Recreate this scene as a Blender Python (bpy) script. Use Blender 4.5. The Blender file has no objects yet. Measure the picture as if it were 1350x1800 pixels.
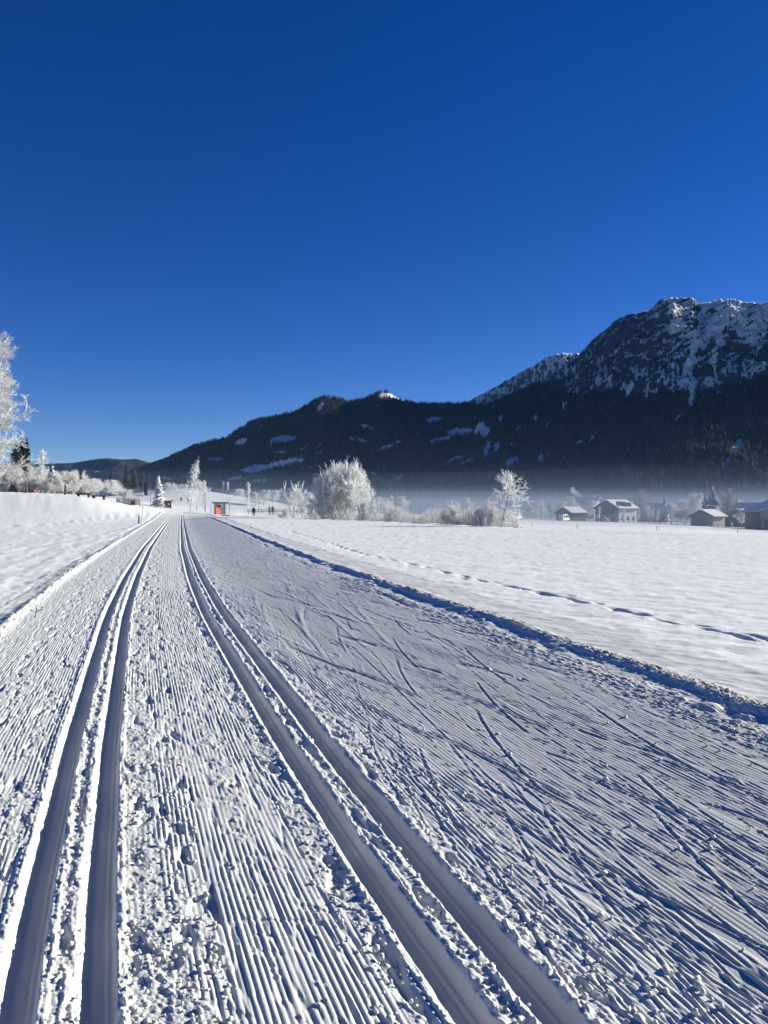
import bpy, math, random
import numpy as np

# ------------------------------------------------------------------ camera, sky, sun, exposure
scene = bpy.context.scene
col = scene.collection
R = math.radians
EYE = 1.6
FOC = 1334.0            # focal length of the photograph in its own pixels
HOR = 886.0             # pixel row of the horizon

cam_data = bpy.data.cameras.new('camera')
cam = bpy.data.objects.new('camera', cam_data)
col.objects.link(cam)
cam.location = (0, 0, EYE)
cam.rotation_euler = (R(90 - 0.60), 0, 0)
cam_data.sensor_width = 36.0
cam_data.lens = FOC / 1800.0 * 36.0
cam_data.clip_start = 0.05
cam_data.clip_end = 60000
scene.camera = cam

SUN_EL, SUN_AZ = 20.0, 66.0       # azimuth clockwise from the viewing direction (+Y)
world = bpy.data.worlds.new('World')
scene.world = world
world.use_nodes = True
wn, wl = world.node_tree.nodes, world.node_tree.links
for n in list(wn):
    wn.remove(n)
wo = wn.new('ShaderNodeOutputWorld')
bg = wn.new('ShaderNodeBackground')
sky = wn.new('ShaderNodeTexSky')
sky.sky_type = 'NISHITA'
sky.sun_disc = False
sky.sun_elevation = R(SUN_EL)
sky.sun_rotation = R(SUN_AZ)
sky.altitude = 0
sky.air_density = 0.6
sky.dust_density = 0.0
sky.ozone_density = 2.5
hs = wn.new('ShaderNodeHueSaturation')
hs.inputs['Saturation'].default_value = 1.33
hs.inputs['Hue'].default_value = 0.520
hs.inputs['Value'].default_value = 1.0
bg.inputs['Strength'].default_value = 0.057
wl.new(sky.outputs[0], hs.inputs['Color'])
wl.new(hs.outputs[0], bg.inputs[0])
wl.new(bg.outputs[0], wo.inputs[0])

sun_data = bpy.data.lights.new('sun', 'SUN')
sun_data.energy = 5.0
sun_data.angle = R(0.53)
sun_data.color = (1.0, 0.965, 0.86)
sun = bpy.data.objects.new('sun', sun_data)
col.objects.link(sun)
sun.location = (400, 180, 160)
sun.rotation_euler = (R(90 - SUN_EL), 0, R(180 - SUN_AZ))

scene.view_settings.view_transform = 'Standard'
scene.view_settings.look = 'None'
scene.view_settings.exposure = 0.96
scene.view_settings.gamma = 1.0
scene.view_settings.use_curve_mapping = False
scene.cycles.use_denoising = True
scene.cycles.volume_step_rate = 1.0
scene.cycles.volume_bounces = 1
scene.cycles.max_bounces = 6

# ------------------------------------------------------------------ numpy noise
def _hash(ix, iy, seed):
    h = (ix.astype(np.int64) * 374761393 + iy.astype(np.int64) * 668265263 + seed * 974634777) & 0xFFFFFFFF
    h = ((h ^ (h >> 13)) * 1274126177) & 0xFFFFFFFF
    return h ^ (h >> 16)

def hash01(ix, iy, seed):
    return (_hash(ix, iy, seed) & 0xFFFFFF) / float(0xFFFFFF)

def vnoise(x, y, seed=0):
    """gradient noise, about -0.7..0.7"""
    ix, iy = np.floor(x), np.floor(y)
    fx, fy = x - ix, y - iy
    ix = ix.astype(np.int64); iy = iy.astype(np.int64)
    u = fx * fx * fx * (fx * (fx * 6 - 15) + 10)
    w = fy * fy * fy * (fy * (fy * 6 - 15) + 10)
    def g(dx, dy):
        a = hash01(ix + dx, iy + dy, seed) * (2 * math.pi)
        return np.cos(a) * (fx - dx) + np.sin(a) * (fy - dy)
    a, b, c, d = g(0, 0), g(1, 0), g(0, 1), g(1, 1)
    return (a * (1 - u) + b * u) * (1 - w) + (c * (1 - u) + d * u) * w

def fbm(x, y, seed=0, octaves=4, gain=0.5, lac=2.03):
    s, a = 0.0, 1.0
    for k in range(octaves):
        s = s + a * vnoise(x, y, seed + 17 * k)
        x = x * lac + 13.7; y = y * lac - 7.3; a *= gain
    return s

def ridged(x, y, seed=0, octaves=5, gain=0.52, lac=2.07):
    s, a, t = 0.0, 1.0, 0.0
    for k in range(octaves):
        s = s + a * (1 - np.minimum(1, 2.0 * np.abs(vnoise(x, y, seed + 31 * k))))
        t += a
        x = x * lac + 5.1; y = y * lac + 9.7; a *= gain
    return s / t

def lumps(x, y, cell, seed, rmin=0.35, rmax=0.75):
    """rounded crumbs scattered in a jittered grid; 0..1"""
    x = x / cell; y = y / cell
    ix, iy = np.floor(x).astype(np.int64), np.floor(y).astype(np.int64)
    out = np.zeros_like(x)
    for dx in (-1, 0, 1):
        for dy in (-1, 0, 1):
            jx, jy = ix + dx, iy + dy
            px = jx + hash01(jx, jy, seed); py = jy + hash01(jx, jy, seed + 1)
            r = rmin + (rmax - rmin) * hash01(jx, jy, seed + 2)
            q = 1 - ((x - px) ** 2 + (y - py) ** 2) / (r * r)
            out = np.maximum(out, np.maximum(q, 0) ** 0.75 * r / rmax)
    return out

def sstep(a, b, x):
    t = np.clip((x - a) / (b - a), 0, 1)
    return t * t * (3 - 2 * t)

# ------------------------------------------------------------------ helpers
def link(o, parent=None, **props):
    col.objects.link(o)
    if parent is not None:
        o.parent = parent
    for k, v in props.items():
        if v is not None:
            o[k] = v
    return o

def mesh_from(name, verts, faces, mats=None, smooth=False):
    me = bpy.data.meshes.new(name)
    v = np.asarray(verts, dtype=np.float64).reshape(-1, 3)
    if isinstance(faces, np.ndarray):
        n, k = faces.shape
        me.vertices.add(len(v)); me.vertices.foreach_set('co', v.ravel())
        me.loops.add(n * k); me.loops.foreach_set('vertex_index', faces.astype(np.int32).ravel())
        me.polygons.add(n)
        me.polygons.foreach_set('loop_start', np.arange(0, n * k, k, dtype=np.int32))
        me.update(calc_edges=True)
    else:
        me.from_pydata(v.tolist(), [], [tuple(f) for f in faces])
        me.update()
    if mats is not None:
        for m in (mats if isinstance(mats, (list, tuple)) else [mats]):
            me.materials.append(m)
    if smooth:
        me.polygons.foreach_set('use_smooth', np.ones(len(me.polygons), dtype=bool))
    return me

def grid_faces(nr, nc, start=0):
    i = np.arange(nr - 1)[:, None] * nc + np.arange(nc - 1)[None, :] + start
    return np.stack([i, i + 1, i + nc + 1, i + nc], -1).reshape(-1, 4)

def tri_grid(me):
    pass

def set_point_attr(me, name, arr):
    a = me.attributes.new(name, 'FLOAT', 'POINT')
    a.data.foreach_set('value', np.asarray(arr, dtype=np.float32).ravel())

def new_mat(name, color=(0.8, 0.8, 0.8), rough=0.6, spec=0.3, var=0.0, scale=3.0, metal=0.0, bump=0.0, bump_scale=20.0):
    m = bpy.data.materials.new(name)
    m.use_nodes = True
    nt = m.node_tree
    b = nt.nodes['Principled BSDF']
    b.inputs['Base Color'].default_value = (*color, 1)
    b.inputs['Roughness'].default_value = rough
    b.inputs['Specular IOR Level'].default_value = spec
    b.inputs['Metallic'].default_value = metal
    tc = nt.nodes.new('ShaderNodeTexCoord')
    if var > 0:
        nz = nt.nodes.new('ShaderNodeTexNoise')
        nz.inputs['Scale'].default_value = scale
        nz.inputs['Detail'].default_value = 4
        nt.links.new(tc.outputs['Object'], nz.inputs['Vector'])
        rp = nt.nodes.new('ShaderNodeValToRGB')
        rp.color_ramp.elements[0].position = 0.3
        rp.color_ramp.elements[1].position = 0.7
        rp.color_ramp.elements[0].color = (*[max(0, c * (1 - var)) for c in color], 1)
        rp.color_ramp.elements[1].color = (*[min(1, c * (1 + var)) for c in color], 1)
        nt.links.new(nz.outputs['Fac'], rp.inputs[0])
        nt.links.new(rp.outputs[0], b.inputs['Base Color'])
    if bump > 0:
        nb = nt.nodes.new('ShaderNodeTexNoise')
        nb.inputs['Scale'].default_value = bump_scale
        nb.inputs['Detail'].default_value = 3
        nt.links.new(tc.outputs['Object'], nb.inputs['Vector'])
        bp = nt.nodes.new('ShaderNodeBump')
        bp.inputs['Strength'].default_value = 1.0
        bp.inputs['Distance'].default_value = bump
        nt.links.new(nb.outputs['Fac'], bp.inputs['Height'])
        nt.links.new(bp.outputs[0], b.inputs['Normal'])
    return m

SNOW = new_mat('snow', (0.71, 0.715, 0.69), rough=0.55, spec=0.35, var=0.03, scale=0.8, bump=0.004, bump_scale=90)
TRAIL_SNOW = new_mat('groomed_snow', (0.62, 0.622, 0.585), rough=0.5, spec=0.4, var=0.04, scale=1.3, bump=0.0025, bump_scale=220)

def pack_snow(m, icy):
    """densely rolled snow is a little darker and glossier than the loose crumbs"""
    nt = m.node_tree; b = nt.nodes['Principled BSDF']
    src = b.inputs['Base Color'].links[0].from_socket
    at_ = nt.nodes.new('ShaderNodeAttribute'); at_.attribute_name = 'packed'
    mx = nt.nodes.new('ShaderNodeMix'); mx.data_type = 'RGBA'
    mx.inputs['B'].default_value = (*icy, 1)
    nt.links.new(at_.outputs['Fac'], mx.inputs['Factor']); nt.links.new(src, mx.inputs['A'])
    nt.links.new(mx.outputs['Result'], b.inputs['Base Color'])
pack_snow(TRAIL_SNOW, (0.50, 0.505, 0.475))

# ------------------------------------------------------------------ terrain
PXT = np.array([-900, -300, 0, 100, 160, 200, 250, 300, 350, 400, 446, 680, 900, 985, 1180, 1350, 1800, 2400], float)
DT = np.array([0, 30, 52, 74, 95, 140, 260, 600, 1600], float)
ZT = np.array([
    # -900 -300   0    100   160   200   250   300   350   400   446   680   900   985   1180  1350  1800  2400
    [0,    0,     0,   0,    0,    0,    0,    0,    0,    0,    0,    0,    0,    0,    0,    0,    0,    0],
    [0.0,  0.0,   0,   0,    0,    0,    0,    0,    0,    0,    0,    0,    0,    0,    0,    0,   -0.1, -0.2],
    [0.3,  0.25,  0.2, 0.12, 0.05, 0.0,  0,    0,    0,    0,    0,    0,   -0.05,-0.1, -0.15,-0.35,-0.7, -1.0],
    [0.95, 0.9,   0.8, 0.66, 0.48, 0.22, 0.05, 0,    0,    0,    0,  -0.15,-0.45,-0.55,-0.75,-1.25,-1.8, -2.2],
    [3.0,  3.0,   2.8, 2.55, 2.35, 1.5,  0.5,  0.0,  0.0,  0.0,  0.0, -0.5, -0.95,-1.05,-1.45,-2.3, -3.0, -3.5],
    [3.8,  3.8,   3.7, 3.5,  3.1,  2.75, 2.0,  1.2,  0.75, 0.1,  -.2, -0.9, -1.8, -1.95,-2.5, -3.5, -4.5, -5.0],
    [3.0,  3.0,   3.0, 3.0,  2.9,  2.6,  2.2,  1.9,  1.5,  0.5,  0.1, -1.7, -3.5, -4.0, -4.9, -6.2, -8.0, -8.5],
    [-2.0, -2.0, -2.0,-2.0, -2.0, -2.0, -2.0, -2.0, -2.5, -3.5, -4,  -6,   -8,   -9,   -10,  -11,  -12,  -12],
    [-9,   -9,   -9,  -9,   -9,   -9,   -10,  -10,  -10,  -11,  -12, -13,  -14,  -14,  -14,  -14,  -14,  -14]], float)

_pg = np.arange(-900, 2401, 10.0)
_tg = np.linspace(0, 1, 241)                       # D = 1600 * t^2.2
def _build_table():
    rows = np.array([np.interp(_pg, PXT, ZT[k]) for k in range(len(DT))])
    ker = np.exp(-0.5 * (np.arange(-9, 10) / 3.5) ** 2); ker /= ker.sum()
    rows = np.array([np.convolve(np.pad(r, 9, mode='edge'), ker, 'valid') for r in rows])
    D = 1600 * _tg ** 2.2
    out = np.empty((len(_pg), len(D)))
    # monotone cubic in depth
    h = np.diff(DT)[:, None]
    dl = np.diff(rows, axis=0) / h
    m = np.zeros_like(rows)
    for k in range(1, len(DT) - 1):
        a, b = dl[k - 1], dl[k]
        w1, w2 = 2 * h[k] + h[k - 1], h[k] + 2 * h[k - 1]
        same = a * b > 0
        with np.errstate(divide='ignore', invalid='ignore'):
            m[k] = np.where(same, (w1 + w2) / (w1 / np.where(a == 0, 1, a) + w2 / np.where(b == 0, 1, b)), 0)
    for j, d in enumerate(D):
        k = min(max(np.searchsorted(DT, d) - 1, 0), len(DT) - 2)
        t = (d - DT[k]) / (DT[k + 1] - DT[k]); hh = DT[k + 1] - DT[k]
        out[:, j] = ((2*t**3 - 3*t**2 + 1) * rows[k] + (t**3 - 2*t**2 + t) * hh * m[k]
                     + (-2*t**3 + 3*t**2) * rows[k + 1] + (t**3 - t**2) * hh * m[k + 1])
    return out
_TAB = _build_table()

XL_Y = np.array([-40, 0, 1.3, 2.335, 3.21, 5.155, 10.78, 16.3, 27.4, 60, 101.6, 160])
XL_X = np.array([15.0, -0.16, -0.63, -1.013, -1.33, -1.99, -3.81, -5.45, -8.58, -17.35, -28.4, -43.6])
_yy = np.linspace(-40, 160, 4001)
_xx = np.interp(_yy, XL_Y, XL_X)
_k = np.ones(61) / 61
_xs = np.convolve(np.pad(_xx, 30, mode='reflect', reflect_type='odd'), _k, 'valid')
_bl = sstep(4, 12, _yy)
_xx = _xx * (1 - _bl) + _xs * _bl
def x_left_track(y):
    return np.interp(y, _yy, _xx)
KV = 1.05
def v_of(x, y):
    return (x - x_left_track(np.minimum(y, 160))) / KV

DIT_A, DIT_B = np.array([-24.0, 122.0]), np.array([8.5, 48.0])   # edge of the field above the ditch
_dd = (DIT_B - DIT_A) / np.linalg.norm(DIT_B - DIT_A)
_dn = np.array([-_dd[1], _dd[0]])
if _dn[1] < 0: _dn = -_dn

V_BANK = 4.10
TILT = 0.30
def gz_base(x, y):
    x = np.asarray(x, float); y = np.asarray(y, float)
    ys = np.maximum(y, 0.5)
    px = np.clip(675 + FOC * x / ys, -900, 2400)
    D = np.clip(np.hypot(x * 0.35, ys), 0, 1600)
    t = (D / 1600) ** (1 / 2.2) * 240
    a = (px + 900) / 10
    i = np.clip(a.astype(int), 0, len(_pg) - 2); j = np.clip(t.astype(int), 0, 239)
    fa, ft = a - i, t - j
    z = (_TAB[i, j] * (1 - fa) * (1 - ft) + _TAB[i + 1, j] * fa * (1 - ft)
         + _TAB[i, j + 1] * (1 - fa) * ft + _TAB[i + 1, j + 1] * fa * ft)
    z = np.where(y < 0.5, z * np.clip(1 + y * 0.1, 0, 1), z)
    return z

def gz(x, y):
    """height of the snow cover away from the groomed trail"""
    x = np.asarray(x, float); y = np.asarray(y, float)
    z = gz_base(x, y)
    v = v_of(x, y)
    # right field lies above the trail
    z = z + (TILT * 0.91 + 0.018) * np.where(v > 2, np.exp(-np.maximum(v - 5, 0) / 16.0), 0) * (1 - sstep(60, 105, y))
    z = z + 0.03 * np.where(v < -1, np.exp(-np.maximum(-1.3 - v, 0) / 2.0), 0)
    # ditch along the far edge of the field
    along = (x - DIT_A[0]) * _dd[0] + (y - DIT_A[1]) * _dd[1]
    off = (x - DIT_A[0]) * _dn[0] + (y - DIT_A[1]) * _dn[1]
    ln = np.linalg.norm(DIT_B - DIT_A)
    inside = sstep(-6, 4, along) * (1 - sstep(ln + 1, ln + 14, along))
    z = z - inside * 0.55 * sstep(-0.1, 1.6, off) * (1 - sstep(3, 9, off) * 0.6)
    z = z + inside * 0.05 * np.exp(-((off + 0.4) / 0.5) ** 2)
    # snowy knoll behind the kiosk
    z = z + 5.0 * np.exp(-(((x + 64) / 21) ** 2 + ((y - 255) / 38) ** 2)) + 1.6 * np.exp(-(((x + 40) / 14) ** 2 + ((y - 262) / 34) ** 2))
    # snow bank at the crossing in front of the kiosk
    z = z + 0.0
    return z

def gzs(x, y):
    return float(gz(np.array([x]), np.array([y]))[0])

def at(px, D):
    return (px - 675.0) / FOC * D

def zpix(py, D):
    return EYE + (HOR - py) / FOC * D

def field_relief(x, y):
    """small relief of the untouched snow: wind ripples, prints, old ski lines"""
    v = v_of(x, y)
    z = 0.022 * fbm(x * 0.22, y * 0.9 + x * 0.18, 5, 4)
    z = z + 0.019 * fbm(x * 2.0, y * 3.2 + x * 1.2, 9, 4, 0.62) + 0.014 * fbm(x * 0.7, y * 1.3, 10, 2)
    far = sstep(15, 60, y)
    z = z + far * 0.05 * fbm(x * 0.08, y * 0.2, 15, 3)
    # trampled snow on the left bank
    px = 675 + FOC * x / np.maximum(y, 1)
    tr = (1 - sstep(150, 330, px)) * sstep(74, 90, y) * (1 - sstep(112, 125, y))
    z = z + tr * (0.13 * np.maximum(0, fbm(x * 0.9, y * 0.5, 71, 4)) + 0.07 * np.abs(fbm(x * 1.7, y * 1.1, 72, 2)))
    # drifted ridges beside the trail, left
    lb = (v < -1.2) * np.exp(-np.maximum(-1.4 - v, 0) / 2.5) * (y < 40)
    z = z + lb * 0.05 * fbm(v * 1.8, y * 0.22, 33, 4)
    return z

def add_tracks(x, y, z):
    """animal prints over the right field and ski lines on the left field"""
    # right field prints: a line of long hollows
    P = [(480, 925), (560, 950), (640, 975), (760, 1000), (880, 1030), (1000, 1052), (1120, 1080), (1240, 1108), (1350, 1132), (1500, 1170)]
    pts = []
    for (a, b) in P:
        d = FOC * (EYE - 0.27) / (b - HOR)
        pts.append((at(a, d), d))
    pts = np.array(pts)
    seg = np.hypot(*np.diff(pts, axis=0).T); s = np.r_[0, np.cumsum(seg)]
    rng = np.random.RandomState(4)
    u = 0.3
    Z = z.copy()
    while u < s[-1]:
        cx, cy = np.interp(u, s, pts[:, 0]), np.interp(u, s, pts[:, 1])
        e = 0.2
        tx, ty = np.interp(u + e, s, pts[:, 0]) - cx, np.interp(u + e, s, pts[:, 1]) - cy
        n = math.hypot(tx, ty) + 1e-9; tx /= n; ty /= n
        for q, (o, L, Wd, dp) in enumerate(((0.0, rng.uniform(0.22, 0.36), 0.055, 0.055), (rng.uniform(-0.2, 0.2), rng.uniform(0.12, 0.26), 0.042, 0.042))):
            ox, oy = cx - ty * o + tx * q * 0.30, cy + tx * o + ty * q * 0.30
            m = (np.abs(x - ox) < 1.0) & (np.abs(y - oy) < 1.0)
            if m.any():
                xx, yy = x[m] - ox, y[m] - oy
                a = xx * tx + yy * ty; b = -xx * ty + yy * tx
                r2 = (a / L) ** 2 + (b / Wd) ** 2
                Z[m] += -dp * np.exp(-r2 ** 1.5) + 0.003 * np.exp(-((np.sqrt(r2) - 1.7) / 0.5) ** 2)
        u += rng.uniform(0.72, 1.15)
    # left field lines
    for line, dp, wd in (([(-120, 930), (0, 925), (80, 922), (140, 915), (200, 908), (250, 903), (300, 901)], 0.10, 0.22),
                         ([(-60, 985), (60, 962), (150, 945), (230, 925)], 0.035, 0.16),
                         ([(0, 934), (100, 938), (170, 941), (226, 941)], 0.045, 0.14),
                         ([(0, 1000), (110, 990), (200, 965)], 0.02, 0.10)):
        q = []
        for (a, b) in line:
            d = 60.0
            for _ in range(30):
                zz = gzs(at(a, d), d)
                d = 0.5 * d + 0.5 * min(120, max(5, FOC * (EYE - zz) / max(b - HOR, 4)))
            q.append((at(a, d), d))
        q = np.array(q)
        for k in range(len(q) - 1):
            A, B = q[k], q[k + 1]
            L = np.hypot(*(B - A)); tx, ty = (B - A) / L
            m = (x > min(A[0], B[0]) - 1.5) & (x < max(A[0], B[0]) + 1.5) & (y > min(A[1], B[1]) - 1.5) & (y < max(A[1], B[1]) + 1.5)
            if not m.any(): continue
            xx, yy = x[m] - A[0], y[m] - A[1]
            a = xx * tx + yy * ty; b = -xx * ty + yy * tx + 0.06 * np.sin(a * 1.7)
            w = np.where((a >= 0) & (a <= L), 1.0, 0.0)
            Z[m] += w * (-dp * np.exp(-(b / wd) ** 2) + dp * 0.9 * np.exp(-((b + 2.0 * wd) / wd) ** 2)) * (0.7 + 0.6 * vnoise(a * 1.3, b * 2, 8))
    return Z

def ground_mesh():
    # polar sheet round the viewer, fine where the snow is close
    r1 = np.linspace(0.4, 4.6, 14)
    r2 = 1 / np.linspace(1 / 4.8, 1 / 160.0, 330)
    r3 = np.geomspace(164, 11000, 60)
    r = np.r_[r1, r2, r3]
    a = np.r_[np.linspace(-180, -50, 40)[:-1], np.linspace(-50, -32, 60)[:-1], np.linspace(-32, 32, 460)[:-1], np.linspace(32, 50, 60)[:-1], np.linspace(50, 180, 40)]
    a = np.radians(a)
    rr, aa = np.meshgrid(r, a, indexing='ij')
    x, y = rr * np.sin(aa), rr * np.cos(aa)
    v = v_of(x, y)
    z = gz(x, y) + field_relief(x, y) * (1 - sstep(150, 400, rr))
    z = add_tracks(x, y, z)
    sink = sstep(-1.75, -1.4, v) * (1 - sstep(4.6, 4.95, v)) * (1 - sstep(102, 106, y)) * sstep(-6, -4, y)
    z = z - 0.4 * sink
    me = mesh_from('ground', np.stack([x, y, z], -1), grid_faces(len(r), len(a)), SNOW, smooth=True)
    o = bpy.data.objects.new('ground', me)
    link(o, kind='structure', label='untouched snow cover of the valley floor beside the groomed trail')
    return o
ground_mesh()

# ------------------------------------------------------------------ groomed trail
GR = 0.1225
GROOVES = (-GR, GR, 1.36 - GR, 1.36 + GR)
PITCH = 0.0245

def skate_marks():
    rng = np.random.RandomState(11)
    marks = []
    for k in range(240):
        y0 = 1 / rng.uniform(1 / 1.9, 1 / 50.0) if rng.rand() < 0.7 else rng.uniform(3, 40)
        near = rng.rand()
        if near < 0.36:      # short cuts fanning away from the track
            v0 = rng.uniform(1.58, 2.15); L = rng.uniform(0.4, 1.0); ang = rng.choice([rng.uniform(5, 14), rng.uniform(-12, -4)], p=[0.6, 0.4])
            wd, dp = rng.uniform(0.0035, 0.007), rng.uniform(0.0025, 0.006)
        else:                # long shallow scratches down the lane
            v0 = rng.uniform(1.8, 3.9); L = rng.uniform(0.7, 2.6); ang = rng.choice([rng.uniform(2, 10), rng.uniform(-11, -2)], p=[0.6, 0.4])
            wd, dp = rng.uniform(0.003, 0.006), rng.uniform(0.002, 0.0045)
        marks.append((v0, y0, L, math.radians(ang), wd, dp * 0.75, rng.uniform(-0.04, 0.04)))
    for k in range(90):       # scratched patch further along
        y0 = rng.uniform(9, 26)
        marks.append((1.8 + rng.uniform(0, 1.5), y0, rng.uniform(0.5, 1.6), math.radians(rng.choice([-1, 1]) * rng.uniform(3, 10)), 0.009, -0.006, rng.uniform(-0.05, 0.05)))
    for (vc_, off, step, an) in ((2.55, 0.0, 1.9, 11), (3.0, 0.7, 2.2, 9), (2.25, 1.3, 2.0, 13)):      # skating strides, left and right in turn
        y0, sd = 1.6 + off, 1
        while y0 < 34:
            marks.append((vc_ + 0.22 * sd + rng.uniform(-.05, .05), y0, rng.uniform(0.6, 0.85), math.radians(an * sd * rng.uniform(0.85, 1.15)), 0.006, 0.006, 0.03 * sd))
            y0 += step * 0.5 * rng.uniform(0.9, 1.1); sd = -sd
    return marks
MARKS = skate_marks()

def trail_height(v, y, dv):
    x = x_left_track(y) + KV * v
    base = gz_base(x, y)
    s = y * 1.05
    nr, nc = v.shape
    near = 1 - sstep(14, 45, y)
    # wobble of the machine's line
    wob = 0.006 * vnoise(s * 0.35, 0 * s, 3) + 0.003 * vnoise(s * 1.3, 0 * s, 4)
    vw = v + wob
    # --- disturbance mask: where crumbs have buried the corduroy
    n1 = fbm(vw * 3.2, s * 0.9, 21, 3)
    n2 = fbm(vw * 9.0, s * 5.0, 22, 3)
    zone = (0.45 * np.exp(-((vw + 0.36) / 0.13) ** 2) + 0.42 * np.exp(-((vw + 0.75) / 0.20) ** 2)
            + 0.80 * np.exp(-(vw / 0.06) ** 2)
            + 0.78 * np.exp(-((vw - 0.30) / 0.11) ** 2) + 0.35 * np.exp(-((vw - 0.52) / 0.12) ** 2)
            + 0.70 * np.exp(-((vw - 1.07) / 0.07) ** 2) + 0.9 * np.exp(-((vw - 1.36) / 0.07) ** 2)
            + 0.72 * np.exp(-((vw - 1.60) / 0.08) ** 2) + 0.08 * np.exp(-((vw - 1.9) / 0.22) ** 2)
            + 0.30 * sstep(3.4, 3.9, vw))
    clean = sstep(1.62, 2.1, vw) * (1 - sstep(3.4, 3.9, vw))
    mask = np.clip(zone + (1.05 * n1 + 0.6 * n2) * (1 - 0.62 * clean), 0, 1)
    mask = sstep(0.25, 0.75, mask)
    # --- corduroy
    ph = vw / PITCH + 0.12 * vnoise(s * 0.5, vw * 2, 40)
    t = np.abs((ph % 1.0) - 0.5) * 2            # 0 on the crest, 1 in the slot
    rib = np.maximum(0, 1 - (t * 0.98) ** 2.0) ** 0.7
    amp = 0.0085 * (0.8 + 0.8 * vnoise(s * 0.8, vw * 6, 44))
    seg = np.floor(s / 0.9 + 2.3 * vnoise(vw * 1.3, s * 0.2, 47))
    keep = 1 - mask
    right = sstep(1.65, 2.1, vw)
    cord = (amp * (1 - 0.54 * right) * rib) * keep
    # broken ribs: small steps where the comb lost snow
    cord = cord - 0.005 * keep * (1 - 0.75 * clean) * sstep(0.10, 0.24, vnoise(vw * 30, s * 3.6, 52)) - 0.005 * keep * (1 - clean) * sstep(0.30, 0.42, vnoise(vw * 5, s * 14, 53))
    # --- crumbs
    w1, w2 = vw + 0.01 * vnoise(vw * 20, s * 20, 60), s
    fine = lumps(w1, w2, 0.0115, 61)
    mid = lumps(w1, w2, 0.021, 64, 0.20, 0.66) * (0.45 + 1.3 * sstep(-0.1, 0.35, vnoise(w1 * 22, w2 * 17, 69)))
    big = lumps(w1, w2, 0.06, 67, 0.06, 0.27)
    gritty = ridged(w1 / 0.016, w2 / 0.016, 68, 2, 0.6)
    crumb = mask * (0.0035 * fine + 0.0058 * mid * (0.6 + n1) + 0.007 * big + 0.0045 * gritty) + (1 - mask) * 0.010 * big * sstep(0.25, 0.5, n2 + 0.12)
    crumb = crumb * (1 - 0.35 * sstep(1.66, 1.8, vw)) + (0.008 - 0.0055 * sstep(1.6, 1.75, vw)) * mask * fbm(vw * 14, s * 11, 70, 3)
    # shallow dips in the churned strips
    dips = -0.018 * sstep(0.28, 0.55, zone * 0.25 + fbm(vw * 8, s * 3.0, 75, 2)) * (zone > 0.3)
    flat = np.ones_like(v)
    polish = 0.0012 * vnoise(vw * 110, s * 0.8, 130) + 0.0018 * vnoise(vw * 30, s * 2.2, 131) + 0.006 * big * sstep(0.35, 0.5, vnoise(s * 1.7, vw * 9, 132))
    gro = np.zeros_like(v)
    for gc in GROOVES:
        d = vw - gc + 0.0035 * vnoise(s * 6, s * 0 + gc, 80)
        rough = 0.006 * vnoise(s * 14, s * 0 + gc * 7, 81) + 0.003 * vnoise(s * 45, s * 0 + gc * 9, 82)
        left = sstep(-0.078 + rough, -0.034, d)       # sloping wall on the left
        rgt = 1 - sstep(0.040, 0.056 + rough, d)      # steep wall on the right
        g = np.minimum(left, rgt)
        step = 0.010 * sstep(0.018, 0.024, d) * (1 - sstep(0.060, 0.064, d))
        gro = gro - 0.066 * g + step * g + polish * g
        flat = flat * (1 - sstep(0.05, 0.5, g))
        shoulder = np.exp(-((np.abs(d + 0.01) - 0.085) / 0.022) ** 2)
        gro = gro + shoulder * (0.008 + 0.010 * mid * (1 - g))
        wl_ = np.exp(-((d + 0.070) / 0.020) ** 2)
        flat = flat * (1 - 0.75 * wl_)
    h = (cord + crumb + dips) * flat + gro
    # pressed flat ski plates on the skating lane
    plate = sstep(0.34, 0.40, fbm(vw * 5.5 + s * 1.2, s * 0.9, 90, 2)) * sstep(1.6, 2.0, vw) * (1 - sstep(4.0, 4.4, vw))
    h = h * (1 - 0.85 * plate) - 0.003 * plate
    # slope of the skating lane, bank and left shoulder
    h = h + TILT * sstep(1.0, 4.9, v) * (1 - sstep(60, 105, y)) * 1.0
    vb = v + 0.10 * fbm(s * 0.5, s * 0, 100, 3) + 0.03 * vnoise(s * 4, s * 0, 104)
    clod = lumps(vb, s * 0.8, 0.16, 120, 0.15, 0.55) * sstep(-0.2, 0.3, vnoise(s * 0.7, vb * 2, 121))
    h = h - 0.014 * np.exp(-((vb - V_BANK + 0.10) / 0.09) ** 2) * (0.6 + 1.2 * vnoise(s * 0.9, s * 0, 122)) - 0.016 * np.exp(-((vb - V_BANK + 0.34) / 0.05) ** 2) * sstep(0.0, 0.3, vnoise(s * 0.4, s * 0, 123)) + 0.010 * mid * np.exp(-((vb - V_BANK + 0.30) / 0.2) ** 2)
    h = h + 0.034 * clod * np.exp(-((vb - V_BANK + 0.08) / 0.16) ** 2)
    hb = np.exp(-((vb - V_BANK - 0.10) / 0.10) ** 2) * 0.02 * (0.5 + fine + mid * 0.6)
    G = gz(x, y) + field_relief(x, y) - base
    G = add_tracks(x, y, G)
    k = sstep(V_BANK - 0.02, V_BANK + 0.07, vb)
    h = h * (1 - k) + G * k + hb
    vl = v + 0.05 * fbm(s * 0.6, s * 0, 110, 3)
    kl = 1 - sstep(-1.52, -1.28, vl)
    h = h * (1 - kl) + G * kl + (0.035 + 0.03 * mid) * np.exp(-((vl + 1.36) / 0.09) ** 2)
    # skating strokes
    return x, base, h

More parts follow.
